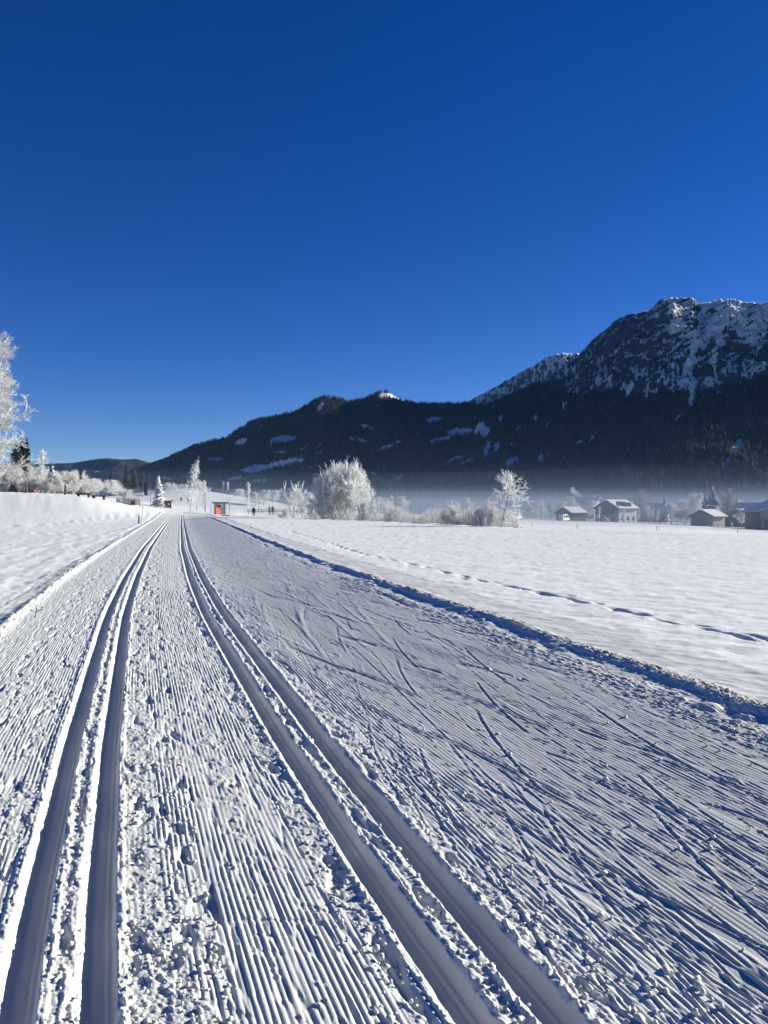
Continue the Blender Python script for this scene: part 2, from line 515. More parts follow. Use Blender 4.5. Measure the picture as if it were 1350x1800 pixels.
def apply_marks(v, y, h, vcol, yrow):
    for (v0, y0, L, ang, wd, dp, curve) in MARKS:
        ya, yb = y0 - L, y0 + L
        i0, i1 = np.searchsorted(yrow, [ya, yb])
        dvm = L * math.tan(abs(ang)) + 0.12
        j0, j1 = np.searchsorted(vcol, [v0 - dvm, v0 + dvm])
        if i1 - i0 < 1 or j1 - j0 < 1: continue
        V = v[i0:i1, j0:j1]; S = y[i0:i1, j0:j1]
        t = (S - y0) / L
        d = (V - v0) - (S - y0) * math.tan(ang) - curve * (t * t)
        w = sstep(-1, -0.8, t) * (1 - sstep(0.7, 1, t)) * (V > 1.58)
        sc = 1 + 0.06 * np.maximum(S - 4, 0)
        dp = dp * min(1.0, 6.0 / y0)
        prof = -dp * np.exp(-(d / (wd * sc)) ** 2) + abs(dp) * 0.75 * np.exp(-((d - 2.0 * wd * sc * np.sign(ang)) / (wd * 0.9 * sc)) ** 2)
        h[i0:i1, j0:j1] += w * prof

def pole_marks(v, y, h, vcol, yrow):
    """small round holes of ski poles with a short drag, in pairs beside the tracks"""
    rng = np.random.RandomState(29)
    for vc_ in (-0.52, 0.58, 0.84, 1.92, 3.25):
        y0 = rng.uniform(1.4, 3)
        while y0 < 22:
            v0 = vc_ + rng.uniform(-0.06, 0.06)
            i0, i1 = np.searchsorted(yrow, [y0 - 0.12, y0 + 0.12]); j0, j1 = np.searchsorted(vcol, [v0 - 0.06, v0 + 0.06])
            if i1 > i0 and j1 > j0:
                V = v[i0:i1, j0:j1] - v0; S = y[i0:i1, j0:j1] - y0
                r2 = (V / 0.013) ** 2 + (S / 0.022) ** 2
                h[i0:i1, j0:j1] += -0.022 * np.exp(-r2) + 0.006 * np.exp(-((np.sqrt(r2) - 2.0) / 0.6) ** 2) - 0.006 * np.exp(-(V / 0.008) ** 2) * sstep(-0.11, -0.02, S) * (S < 0)
            y0 += rng.uniform(1.3, 3.2)

def trail_part(yrow, vcol):
    vv, yy = np.meshgrid(vcol, yrow)
    x, base, h = trail_height(vv, yy, 0.005)
    apply_marks(vv, yy, h, vcol, yrow)
    pole_marks(vv, yy, h, vcol, yrow)
    edge = sstep(5.0, 5.4, vv) + (1 - sstep(-2.0, -1.75, vv)) + sstep(103, 108, yy) + (1 - sstep(0.9, 1.0, yy)) * 0
    z = base + h - 0.25 * np.clip(edge, 0, 1)
    return x, yy, z

def build_trail():
    yn = np.r_[1 / np.linspace(1 / 1.25, 1 / 2.9, 470), 2.915]
    vn = np.r_[np.arange(-2.0, -0.36, 0.02), np.arange(-0.36, 2.68, 0.0044), np.arange(2.68, 5.6, 0.02)]
    ym = np.r_[1 / np.linspace(1 / 2.9, 1 / 4.4, 155), 4.425]
    vm = np.r_[np.arange(-2.0, -1.0, 0.02), np.arange(-1.0, 3.9, 0.0052), np.arange(3.9, 5.6, 0.014)]
    yf = np.r_[1 / np.linspace(1 / 4.4, 1 / 14.0, 240), 14.12]
    yq = np.r_[1 / np.linspace(1 / 14.0, 1 / 70.0, 170), np.linspace(71, 110, 14)]
    vq = np.arange(-2.0, 5.6, 0.016)
    vf = np.r_[np.arange(-2.0, -1.3, 0.02), np.arange(-1.3, 4.35, PITCH / 4), np.arange(4.35, 5.6, 0.02)]
    V, F, n = [], [], 0
    for yr, vc in ((yn, vn), (ym, vm), (yf, vf), (yq, vq)):
        x, y, z = trail_part(yr, vc)
        if yr[-1] < 50:
            z[-1] -= 0.012
        V.append(np.stack([x, y, z], -1).reshape(-1, 3))
        F.append(grid_faces(len(yr), len(vc), n)[:, ::-1])
        n += x.size
    me = mesh_from('ski_trail', np.concatenate(V), np.concatenate(F), TRAIL_SNOW, smooth=True)
    packed = []
    for yr, vc in ((yn, vn), (ym, vm), (yf, vf), (yq, vq)):
        vv, yy = np.meshgrid(vc, yr)
        pk = sstep(1.55, 2.3, vv) * (1 - sstep(3.5, 4.0, vv)) * (0.8 + 0.5 * fbm(vv * 1.5, yy * 0.4, 140, 3))
        packed.append(np.clip(pk, 0, 1).ravel())
    set_point_attr(me, 'packed', np.concatenate(packed))
    me.flip_normals() if me.polygons[0].normal.z < 0 else None
    o = bpy.data.objects.new('ski_trail', me)
    link(o, kind='structure', label='groomed cross-country ski trail with two pairs of pressed tracks and a ribbed skating lane')
    print('trail quads', sum(len(f) for f in F))
build_trail()

# ------------------------------------------------------------------ mountains
def px_of(x, y): return 675 + FOC * x / y
def py_of(y, z): return HOR - FOC * (z - EYE) / y

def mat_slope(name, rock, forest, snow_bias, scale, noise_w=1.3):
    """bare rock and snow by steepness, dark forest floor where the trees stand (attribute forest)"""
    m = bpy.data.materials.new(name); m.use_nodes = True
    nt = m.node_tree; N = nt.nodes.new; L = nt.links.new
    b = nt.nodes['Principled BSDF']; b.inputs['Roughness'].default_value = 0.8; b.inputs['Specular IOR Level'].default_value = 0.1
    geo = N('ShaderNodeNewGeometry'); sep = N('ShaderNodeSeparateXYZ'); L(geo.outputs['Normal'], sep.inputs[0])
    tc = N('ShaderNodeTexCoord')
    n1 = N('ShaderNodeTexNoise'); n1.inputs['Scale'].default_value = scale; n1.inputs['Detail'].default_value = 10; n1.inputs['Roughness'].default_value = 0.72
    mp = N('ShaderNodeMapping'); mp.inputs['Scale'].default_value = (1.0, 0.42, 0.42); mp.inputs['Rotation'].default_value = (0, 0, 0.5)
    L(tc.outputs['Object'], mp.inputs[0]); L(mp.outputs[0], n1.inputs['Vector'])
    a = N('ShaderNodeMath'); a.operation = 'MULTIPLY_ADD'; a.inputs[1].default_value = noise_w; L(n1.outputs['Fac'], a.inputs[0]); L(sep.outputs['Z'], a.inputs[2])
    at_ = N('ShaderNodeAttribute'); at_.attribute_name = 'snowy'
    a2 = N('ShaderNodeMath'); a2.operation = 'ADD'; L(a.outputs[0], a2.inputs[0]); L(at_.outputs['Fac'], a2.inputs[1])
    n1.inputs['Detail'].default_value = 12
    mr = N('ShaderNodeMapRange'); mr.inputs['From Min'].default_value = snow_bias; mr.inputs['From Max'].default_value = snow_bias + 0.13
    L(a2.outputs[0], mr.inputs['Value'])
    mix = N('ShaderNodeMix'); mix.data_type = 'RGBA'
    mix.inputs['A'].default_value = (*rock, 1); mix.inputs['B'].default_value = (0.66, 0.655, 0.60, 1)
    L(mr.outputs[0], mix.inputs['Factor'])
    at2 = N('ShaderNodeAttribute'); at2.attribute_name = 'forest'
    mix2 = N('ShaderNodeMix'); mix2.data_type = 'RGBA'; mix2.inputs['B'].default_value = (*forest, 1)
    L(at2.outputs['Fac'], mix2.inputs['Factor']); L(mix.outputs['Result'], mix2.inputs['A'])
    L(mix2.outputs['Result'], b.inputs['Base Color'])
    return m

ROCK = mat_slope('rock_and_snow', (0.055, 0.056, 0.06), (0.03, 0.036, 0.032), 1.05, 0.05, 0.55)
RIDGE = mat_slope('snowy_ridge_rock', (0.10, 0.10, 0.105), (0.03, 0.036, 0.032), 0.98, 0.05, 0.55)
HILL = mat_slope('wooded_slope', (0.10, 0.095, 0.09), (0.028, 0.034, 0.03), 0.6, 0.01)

CLEAR = [  # clearings on the slopes: centre, half sizes, tilt
    (498, 772, 25, 6, -9), (424, 777, 12, 5, -25), (378, 808, 15, 4, -5), (452, 824, 28, 7, -8), (500, 814, 34, 6, -11), (640, 748, 5, 2.2, 0), (646, 751, 12, 1.6, 15),
    (620, 772, 5, 2.0, 0), (636, 774, 12, 2.2, 8), (563, 716, 4, 9, 38), (763, 738, 15, 5, -8), (683, 784, 22, 3.2, -18), (492, 796, 9, 2.6, 0), (428, 748, 8, 4, -35),
    (806, 759, 24, 6, -6), (775, 772, 22, 3, -12), (843, 752, 7, 13, 35), (852, 760, 8, 10, 10), (690, 695, 22, 3, 8), (705, 701, 22, 4, 12), (676, 697, 10, 5, 0),
    (1108, 684, 5, 15, 30), (1215, 700, 6, 16, 10), (855, 792, 5, 12, 15), (872, 786, 4, 9, 20), (800, 806, 16, 3, -18), (820, 812, 13, 2.5, -25),
    (1016, 780, 12, 3, -25), (1040, 772, 4, 7, 20), (912, 752, 4, 7, 30), (940, 735, 5, 6, 30), (962, 748, 3, 7, 20), (1190, 735, 9, 3, -35), (700, 842, 4, 11, 30),
    (410, 842, 16, 3, -15), (330, 838, 14, 3, -8), (290, 842, 14, 2.5, 5), (450, 846, 20, 3, -5), (1295, 785, 7, 16, 25), (1275, 815, 5, 14, 25), (900, 812, 14, 8, -30),
    (955, 805, 12, 8, -30), (540, 822, 10, 2, -10), (610, 806, 3, 6, 10), (655, 833, 8, 3, 0), (1012, 690, 4, 8, 25), (880, 735, 4, 7, 25), (990, 715, 4, 9, 25), (560, 795, 5, 2, 0)]

def clearing(px, py):
    c = np.zeros_like(px)
    wx = 4.0 * vnoise(px * 0.12, py * 0.12, 201) + 2 * vnoise(px * 0.4, py * 0.4, 202)
    wy = 3.0 * vnoise(px * 0.14, py * 0.14, 203) + 2 * vnoise(px * 0.4, py * 0.4, 204)
    for (cx, cy, rx, ry, an) in CLEAR:
        m = (np.abs(px - cx) < 70) & (np.abs(py - cy) < 45)
        if not m.any(): continue
        a = math.radians(an); dx, dy = px[m] + wx[m] - cx, py[m] + wy[m] - cy
        u, w = dx * math.cos(a) + dy * math.sin(a), -dx * math.sin(a) + dy * math.cos(a)
        c[m] = np.maximum(c[m], 1 - np.sqrt((u / rx) ** 2 + (w / ry) ** 2))
    return c > 0

FOREST_PTS = []
def mountain(name, label, sky_pts, foot, mat, expo=1.15, nc=300, nr=140, gully=60.0, rough=12.0, rock_amp=0.0, treeline=None,
             seed=0, forest=True, tree_h=15.0, n_trees=20000, crest_rough=0.0, sunny=None):
    S = np.array(sky_pts, float)
    px = np.linspace(S[0, 0], S[-1, 0], nc)
    if S[-1, 0] > 1400:
        px = np.r_[np.linspace(S[0, 0], 960, 90)[:-1], np.linspace(960, 1370, nc - 150)[:-1], np.linspace(1370, S[-1, 0], 62)]
    pyc = np.interp(px, S[:, 0], S[:, 1]); dc = np.interp(px, S[:, 0], S[:, 2])
    ker = np.ones(5) / 5
    dc = np.convolve(np.pad(dc, 2, mode='edge'), ker, 'valid')
    F = np.array(foot, float)
    df = np.interp(px, F[:, 0], F[:, 1])
    t = np.r_[np.linspace(0, 1, nr), 1 + np.linspace(0.02, 0.5, 14)]
    T, PX = np.meshgrid(t, px, indexing='ij')
    DF, DC, PYC = df[None, :] + 0 * T, dc[None, :] + 0 * T, pyc[None, :] + 0 * T
    Y = DF + (DC - DF) * T
    X = (PX - 675) / FOC * Y
    ZC = EYE + (HOR - PYC) / FOC * DC - (tree_h * 0.75 if forest else 0)
    zf = -16.0
    tt = np.minimum(T, 1)
    Lr = (PX - 675) / FOC * DC
    warp = 180 * fbm(X / 900, Y / 900, seed + 3, 2)
    gl = ridged((Lr + warp) / (gully * 9), T * 1.3 + seed, seed + 5, 4) - 0.5
    nz = fbm(X / 420, Y / 420, seed + 9, 5)
    env = np.sin(np.pi * np.clip(tt, 0, 1)) ** 0.8
    Z = zf + (ZC - zf) * tt ** expo + env * (gully * 2.0 * gl * (0.25 + tt) + rough * 3.2 * nz)
    if rock_amp > 0:
        up = sstep(0.40, 0.72, tt)
        rr = ridged(X / 170 + Z / 260, Y / 170 - Z / 240, seed + 40, 6, 0.58) - 0.55
        r2 = ridged(Lr / 90 + Z / 150, Z / 300 + Y / 300, seed + 60, 5, 0.6) - 0.55
        edge = 1 - 0.75 * sstep(0.90, 1.0, tt)
        Z = Z + up * edge * rock_amp * (1.5 * rr + 1.1 * r2) * (T <= 1)
    if crest_rough > 0:
        Z = Z + crest_rough * sstep(0.9, 1.0, tt) * (2 * ridged(PX / 11, T * 0, seed + 80, 5, 0.65) - 1)
    for (sp, sw, sh, t0) in (sunny or ()):
        Z = Z + sh * np.exp(-((PX + 14 * (tt - 1) / 0.2 - sp) / sw) ** 2) * sstep(t0, t0 + 0.10, tt) * (1 - sstep(0.86, 0.965, tt))
    back = np.maximum(T - 1, 0)
    Z = Z - back * (ZC - zf) * 1.3
    me = mesh_from(name, np.stack([X, Y, Z], -1), grid_faces(len(t), nc), mat, smooth=rock_amp == 0)
    PY = py_of(Y, Z)
    if forest:
        tl = treeline(PX) if treeline is not None else -1e9 + 0 * PX
        tlz = 22 * fbm(X / 130, Y / 130, seed + 90, 3) + 10 * vnoise(PX / 6, PY / 12, seed + 95)
        fm = (PY > tl + tlz) & ~clearing(PX, PY)
        thin = fbm(X / 60, Y / 60, seed + 91, 3) > 0.62
        fm = fm & ~thin
    else:
        fm = np.zeros_like(PX, bool)
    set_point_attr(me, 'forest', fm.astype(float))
    if rock_amp > 0:
        ac, al = (Lr - Z * 1.05) / 1.45, (Lr + Z * 0.95) / 1.4
        wv = 12 * fbm(Lr / 90, Z / 90, seed + 300, 3)
        streak = fbm((ac + wv) / 14, al / 80, seed + 310, 4, 0.65)
        iso = fbm(Lr / 60, Z / 75, seed + 320, 4, 0.6)
        fing = fbm(Lr / 16, Z / 90, seed + 330, 3, 0.6)
        low = sstep(600, 660, PY)
        snowy = 0.62 * streak * (1 - 0.6 * low) + 0.38 * iso + 0.55 * fing * low
        if seed == 81:
            snowy += 0.34 * sstep(1222, 1245, PX) * (1 - sstep(575, 610, PY - 0.12 * (PX - 1290))) - 0.10 * (1 - sstep(1110, 1180, PX)) * (1 - low)
            for (x0, y0, x1, y1, w) in ((1236, 535, 1222, 600, 4), (1222, 600, 1206, 660, 8), (1206, 640, 1216, 700, 6), (1262, 600, 1250, 640, 5)):
                q = np.clip((PY - y0) / (y1 - y0), 0, 1)
                snowy += 0.45 * np.exp(-((PX - x0 - (x1 - x0) * q) / w) ** 2) * ((PY > y0 - 4) & (PY < y1 + 4))
            snowy += 0.42 * np.exp(-((PX - 1188) / 20) ** 2 - ((PY - 568) / 34) ** 2)
        else:
            snowy += 0.10 * sstep(930, 985, PX)
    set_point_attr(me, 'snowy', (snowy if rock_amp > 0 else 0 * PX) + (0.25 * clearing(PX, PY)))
    o = bpy.data.objects.new(name, me)
    link(o, kind='structure', label=label)
    if forest:
        rng = np.random.RandomState(seed + 7)
        u = rng.rand(n_trees * 3) * (nc - 1.001); w = rng.rand(n_trees * 3) * (nr - 0.001)
        iu, iw = u.astype(int), w.astype(int)
        fu, fw = u - iu, w - iw
        iw2 = np.minimum(iw + 1, len(t) - 1)
        def S4(A): return (A[iw, iu] * (1 - fu) + A[iw, iu + 1] * fu) * (1 - fw) + (A[iw2, iu] * (1 - fu) + A[iw2, iu + 1] * fu) * fw
        x, y, z = S4(X), S4(Y), S4(Z)
        pxx, pyy = px_of(x, y), py_of(y, z)
        tl = treeline(pxx) if treeline is not None else -1e9 + 0 * pxx
        tlz = 22 * fbm(x / 130, y / 130, seed + 90, 3) + 10 * vnoise(pxx / 6, pyy / 12, seed + 95)
        ok = (pyy > tl + tlz) & ~clearing(pxx, pyy)
        thin = fbm(x / 60, y / 60, seed + 91, 3) > 0.62
        ok &= ~(thin & (rng.rand(len(x)) < 0.85))
        ok |= (pyy > tl - 45) & (rng.rand(len(x)) < 0.05) & ~clearing(pxx, pyy)
        ok &= rng.rand(len(x)) < np.clip(S4(DC - DF) / (dc - df).max(), 0.2, 1)
        idx = np.nonzero(ok)[0][:n_trees]
        FOREST_PTS.append((np.stack([x, y, z], -1)[idx], tree_h * (0.55 + 0.75 * rng.rand(len(idx)) ** 1.3)))
    return o

mountain('hills', 'distant blue wooded hills on the left horizon',
         [(-500, 800, 9600), (-100, 812, 9600), (60, 815, 9500), (100, 813, 9500), (130, 812, 9400), (165, 806, 9300), (190, 804, 9200), (215, 806, 9200), (240, 805, 9200), (262, 811, 9200), (330, 820, 9200), (480, 830, 9200)],
         [(-500, 7600), (480, 7600)], HILL, expo=0.9, nc=220, nr=50, gully=90, rough=22, seed=3, tree_h=16, n_trees=9000)
mountain('hills', 'lower wooded hills in front of the distant left horizon',
         [(-500, 835, 7000), (60, 838, 7000), (110, 835, 7000), (150, 826, 7000), (185, 826, 6900), (215, 820, 6900), (250, 824, 6900), (300, 830, 6900), (420, 835, 6900)],
         [(-500, 5600), (420, 5600)], HILL, expo=0.9, nc=160, nr=40, gully=70, rough=14, seed=23, tree_h=16, n_trees=6000)
mountain('mountain', 'dark wooded mountain with snowy clearings in the middle of the view',
         [(225, 832, 5600), (265, 813, 5500), (300, 801, 5350), (340, 783, 5200), (372, 771, 5050), (400, 766, 4950), (425, 746, 4850), (440, 739, 4800), (480, 729, 4650), (520, 721, 4500),
          (545, 705, 4400), (565, 695, 4300), (590, 696, 4250), (615, 702, 4200), (640, 697, 4150), (665, 687, 4100), (682, 686, 4080), (702, 697, 4050), (720, 704, 4050), (760, 706, 4050), (800, 706, 4050),
          (830, 704, 4050), (860, 712, 4100), (900, 730, 4200), (960, 760, 4300), (1040, 800, 4400)],
         [(225, 3000), (700, 2300), (1040, 2300)], HILL, expo=1.0, nc=420, nr=150, gully=75, rough=22, seed=41, tree_h=17, n_trees=33000)
mountain('mountain', 'snow dusted ridge rising behind the wooded mountain',
         [(760, 735, 6000), (822, 707, 6000), (850, 692, 5950), (870, 682, 5900), (905, 662, 5850), (930, 648, 5800), (945, 640, 5800), (962, 628, 5800), (975, 625, 5800), (990, 622, 5800), (1005, 625, 5800), (1015, 622, 5800), (1060, 625, 5800), (1120, 640, 5800)],
         [(760, 4300), (1120, 4300)], RIDGE, expo=1.2, nc=260, nr=110, gully=60, rough=14, rock_amp=42, seed=61, forest=False, crest_rough=10)
mountain('mountain', 'tall rocky mountain with snowy ledges and dark forest on its lower slopes',
         [(770, 760, 5200), (822, 722, 5100), (870, 704, 5000), (920, 682, 4900), (960, 664, 4800), (990, 642, 4720), (1015, 624, 4660), (1025, 612, 4630), (1038, 598, 4600), (1065, 577, 4540), (1080, 562, 4500), (1095, 552, 4460), (1118, 550, 4400), (1140, 545, 4350),
          (1150, 534, 4320), (1162, 526, 4290), (1180, 522, 4250), (1200, 524, 4200), (1215, 523, 4160), (1226, 534, 4130), (1245, 529, 4080), (1262, 524, 4040), (1275, 523, 4000), (1295, 526, 3960), (1310, 531, 3920),
          (1335, 533, 3860), (1350, 528, 3820), (1400, 522, 3720), (1500, 535, 3560), (1620, 560, 3450), (1800, 600, 3350), (2100, 680, 3300), (2500, 800, 3300)],
         [(770, 2300), (1100, 1900), (1350, 1750), (2500, 1750)], ROCK, expo=1.35, nc=620, nr=230, gully=62, rough=14, rock_amp=46,
         treeline=lambda p: np.interp(p, [770, 900, 960, 1040, 1120, 1200, 1260, 1350, 2500], [600, 640, 672, 690, 690, 692, 680, 660, 700]),
         seed=81, tree_h=17, n_trees=36000, crest_rough=10, sunny=((1168, 15, 80, 0.78), (1268, 7, 35, 0.86), (1342, 8, 45, 0.85), (1105, 9, 25, 0.8)))

def gn_forest(name, label, pts, sizes, mat):
    n = len(pts)
    me = bpy.data.meshes.new(name)
    me.vertices.add(n); me.vertices.foreach_set('co', np.asarray(pts, float).ravel())
    set_point_attr(me, 'size', sizes)
    rng = np.random.RandomState(1)
    set_point_attr(me, 'turn', rng.rand(n) * 6.28)
    me.materials.append(mat)
    o = bpy.data.objects.new(name, me)
    ng = bpy.data.node_groups.new('spruces', 'GeometryNodeTree')
    ng.interface.new_socket('Geometry', in_out='INPUT', socket_type='NodeSocketGeometry')
    ng.interface.new_socket('Geometry', in_out='OUTPUT', socket_type='NodeSocketGeometry')
    N, L = ng.nodes.new, ng.links.new
    gi, go = N('NodeGroupInput'), N('NodeGroupOutput')
    jn = N('GeometryNodeJoinGeometry')
    for (r, d, z) in ((0.21, 0.50, 0.08), (0.165, 0.44, 0.32), (0.10, 0.40, 0.60)):
        c = N('GeometryNodeMeshCone'); c.fill_type = 'NONE'
        c.inputs['Vertices'].default_value = 6
        c.inputs['Radius Top'].default_value = 0.0; c.inputs['Radius Bottom'].default_value = r; c.inputs['Depth'].default_value = d
        tf = N('GeometryNodeTransform'); tf.inputs['Translation'].default_value = (0, 0, z)
        L(c.outputs['Mesh'], tf.inputs['Geometry']); L(tf.outputs[0], jn.inputs[0])
    sm = N('GeometryNodeSetMaterial'); sm.inputs['Material'].default_value = mat
    L(jn.outputs[0], sm.inputs[0])
    ip = N('GeometryNodeInstanceOnPoints')
    L(gi.outputs[0], ip.inputs['Points']); L(sm.outputs[0], ip.inputs['Instance'])
    a1 = N('GeometryNodeInputNamedAttribute'); a1.data_type = 'FLOAT'; a1.inputs['Name'].default_value = 'size'
    a2 = N('GeometryNodeInputNamedAttribute'); a2.data_type = 'FLOAT'; a2.inputs['Name'].default_value = 'turn'
    cx = N('ShaderNodeCombineXYZ'); L(a2.outputs['Attribute'], cx.inputs['Z'])
    L(cx.outputs[0], ip.inputs['Rotation']); L(a1.outputs['Attribute'], ip.inputs['Scale'])
    L(ip.outputs[0], go.inputs[0])
    md = o.modifiers.new('spruces', 'NODES'); md.node_group = ng
    link(o, kind='stuff', label=label)
    return o

SPRUCE = new_mat('spruce_needles', (0.034, 0.042, 0.034), rough=0.8, spec=0.1, var=0.3, scale=0.02)
def vary_instances(m, a, b):
    nt = m.node_tree; bs = nt.nodes['Principled BSDF']
    oi = nt.nodes.new('ShaderNodeObjectInfo'); rp = nt.nodes.new('ShaderNodeValToRGB')
    rp.color_ramp.elements[0].color = (*a, 1); rp.color_ramp.elements[1].color = (*b, 1)
    rp.color_ramp.elements[1].position = 0.9
    e = rp.color_ramp.elements.new(1.0); e.color = (0.09, 0.10, 0.105, 1)
    nt.links.new(oi.outputs['Random'], rp.inputs[0]); nt.links.new(rp.outputs[0], bs.inputs['Base Color'])
vary_instances(SPRUCE, (0.014, 0.020, 0.019), (0.036, 0.045, 0.042))
gn_forest('forest', 'dense dark spruce forest covering the mountain slopes', np.concatenate([p for p, s in FOREST_PTS]), np.concatenate([s for p, s in FOREST_PTS]), SPRUCE)

# ------------------------------------------------------------------ air: thin haze round everything and the low bank of mist over the valley
def volume_mat(name, density, color, aniso):
    m = bpy.data.materials.new(name); m.use_nodes = True
    nt = m.node_tree
    for n in list(nt.nodes):
        if n.type == 'BSDF_PRINCIPLED': nt.nodes.remove(n)
    pv = nt.nodes.new('ShaderNodeVolumePrincipled')
    pv.inputs['Density'].default_value = density
    pv.inputs['Color'].default_value = (*color, 1)
    pv.inputs['Anisotropy'].default_value = aniso
    nt.links.new(pv.outputs[0], nt.nodes['Material Output'].inputs['Volume'])
    return m

def box_mesh(name, x0, x1, y0, y1, z0, z1, mat):
    v = [(x, y, z) for z in (z0, z1) for y in (y0, y1) for x in (x0, x1)]
    f = [(0, 2, 3, 1), (4, 5, 7, 6), (0, 1, 5, 4), (2, 6, 7, 3), (0, 4, 6, 2), (1, 3, 7, 5)]
    return mesh_from(name, v, f, mat)

link(bpy.data.objects.new('haze', box_mesh('haze', -11500, 11500, -11500, 11500, -40, 1700, volume_mat('haze_air', 6.5e-6, (0.16, 0.44, 1.0), 0.0))),
     kind='stuff', label='thin clear winter haze over the whole valley')
link(bpy.data.objects.new('mist', box_mesh('mist', -1800, 1800, 132, 1500, -35, 26, volume_mat('mist_air', 0.00016, (0.19, 0.28, 0.40), 0.0))),
     kind='stuff', label='thin upper part of the frost mist lying over the valley floor')
def mist_bank(x0, x1, y0, y1, z0, top, wave, seed):
    """closed bank of air with an uneven upper surface"""
    nx, ny = 70, 44
    xs, ys = np.linspace(x0, x1, nx), y0 + (y1 - y0) * np.linspace(0, 1, ny) ** 1.6
    X, Y = np.meshgrid(xs, ys)
    Z = top + wave * fbm(X / 130, Y / 90, seed, 3)
    n = nx * ny
    V = np.concatenate([np.stack([X, Y, Z], -1).reshape(-1, 3), np.stack([X, Y, 0 * X + z0], -1).reshape(-1, 3)])
    g = grid_faces(ny, nx)
    rim = [j for j in range(nx)] + [i * nx + nx - 1 for i in range(1, ny)] + [(ny - 1) * nx + j for j in range(nx - 2, -1, -1)] + [i * nx for i in range(ny - 2, 0, -1)]
    side = np.array([(rim[i], n + rim[i], n + rim[(i + 1) % len(rim)], rim[(i + 1) % len(rim)]) for i in range(len(rim))])
    return V, np.concatenate([g, g[:, ::-1] + n, side])
for (args, den, colr, lab) in (((-75, 1750, 134, 1480, -34, 4.6, 1.3, 401), 0.0034, (0.22, 0.28, 0.36), 'dense low part of the frost mist around the village'),
                               ((-70, 1740, 138, 1470, -33, 9.0, 2.4, 402), 0.0009, (0.22, 0.28, 0.37), 'thinner middle part of the frost mist above the village')):
    V_, F_ = mist_bank(*args)
    link(bpy.data.objects.new('mist', mesh_from('mist', V_, F_, volume_mat('mist_low_air', den, colr, 0.0))), kind='stuff', label=lab)

# ------------------------------------------------------------------ objects: helpers
def thing(name, label, cat, loc, rz=0.0, group=None, scale=None):
    o = bpy.data.objects.new(name, None)
    o.empty_display_size = 0.3
    o.location = loc; o.rotation_euler = (0, 0, rz)
    if scale is not None: o.scale = scale
    return link(o, label=label, category=cat, group=group)

def part(parent, name, me, **props):
    o = bpy.data.objects.new(name, me)
    return link(o, parent, **props)

class MB:
    """collects boxes, prisms and tubes into one mesh"""
    def __init__(self): self.v, self.f = [], []
    def box(self, x0, x1, y0, y1, z0, z1):
        n = len(self.v)
        self.v += [(x, y, z) for z in (z0, z1) for y in (y0, y1) for x in (x0, x1)]
        self.f += [tuple(n + i for i in q) for q in ((0, 2, 3, 1), (4, 5, 7, 6), (0, 1, 5, 4), (2, 6, 7, 3), (0, 4, 6, 2), (1, 3, 7, 5))]
        return self
    def prism(self, poly, a0, a1, axis='y'):
        """polygon in the plane across the axis, extruded along it; axis y: (x,z), axis x: (y,z), axis z: (x,y)"""
        n, k = len(self.v), len(poly)
        for a in (a0, a1):
            for (p, q) in poly:
                self.v.append({'y': (p, a, q), 'x': (a, p, q), 'z': (p, q, a)}[axis])
        self.f += [tuple(n + i for i in range(k))[::-1], tuple(n + k + i for i in range(k))]
        self.f += [(n + i, n + (i + 1) % k, n + k + (i + 1) % k, n + k + i) for i in range(k)]
        return self
    def slab(self, a, b, c, d, th):
        """a thick quad: corners and thickness along its normal"""
        A, B, C_, D_ = [np.array(p, float) for p in (a, b, c, d)]
        nn = np.cross(B - A, D_ - A); nn /= np.linalg.norm(nn)
        n = len(self.v)
        self.v += [tuple(p) for p in (A, B, C_, D_)] + [tuple(p + nn * th) for p in (A, B, C_, D_)]
        self.f += [tuple(n + i for i in q) for q in ((3, 2, 1, 0), (4, 5, 6, 7), (0, 1, 5, 4), (1, 2, 6, 5), (2, 3, 7, 6), (3, 0, 4, 7))]
        return self
    def tube(self, p0, p1, r0, r1=None, k=6):
        r1 = r0 if r1 is None else r1
        p0, p1 = np.array(p0, float), np.array(p1, float)
        d = p1 - p0; d /= np.linalg.norm(d)
        u = np.cross(d, (0, 0, 1) if abs(d[2]) < 0.9 else (1, 0, 0)); u /= np.linalg.norm(u); w = np.cross(d, u)
        n = len(self.v)
        for (p, r) in ((p0, r0), (p1, r1)):
            for i in range(k):
                a = 2 * math.pi * i / k
                self.v.append(tuple(p + r * (math.cos(a) * u + math.sin(a) * w)))
        self.f += [(n + i, n + (i + 1) % k, n + k + (i + 1) % k, n + k + i) for i in range(k)]
        self.f += [tuple(n + i for i in range(k))[::-1], tuple(n + k + i for i in range(k))]
        return self
    def mesh(self, name, mat, smooth=False):
        return mesh_from(name, self.v, self.f, mat, smooth)

def copy_tree(o, parent=None):
    c = o.copy(); col.objects.link(c)
    if parent is not None:
        c.parent = parent
    for ch in list(o.children):
        copy_tree(ch, c)
    return c

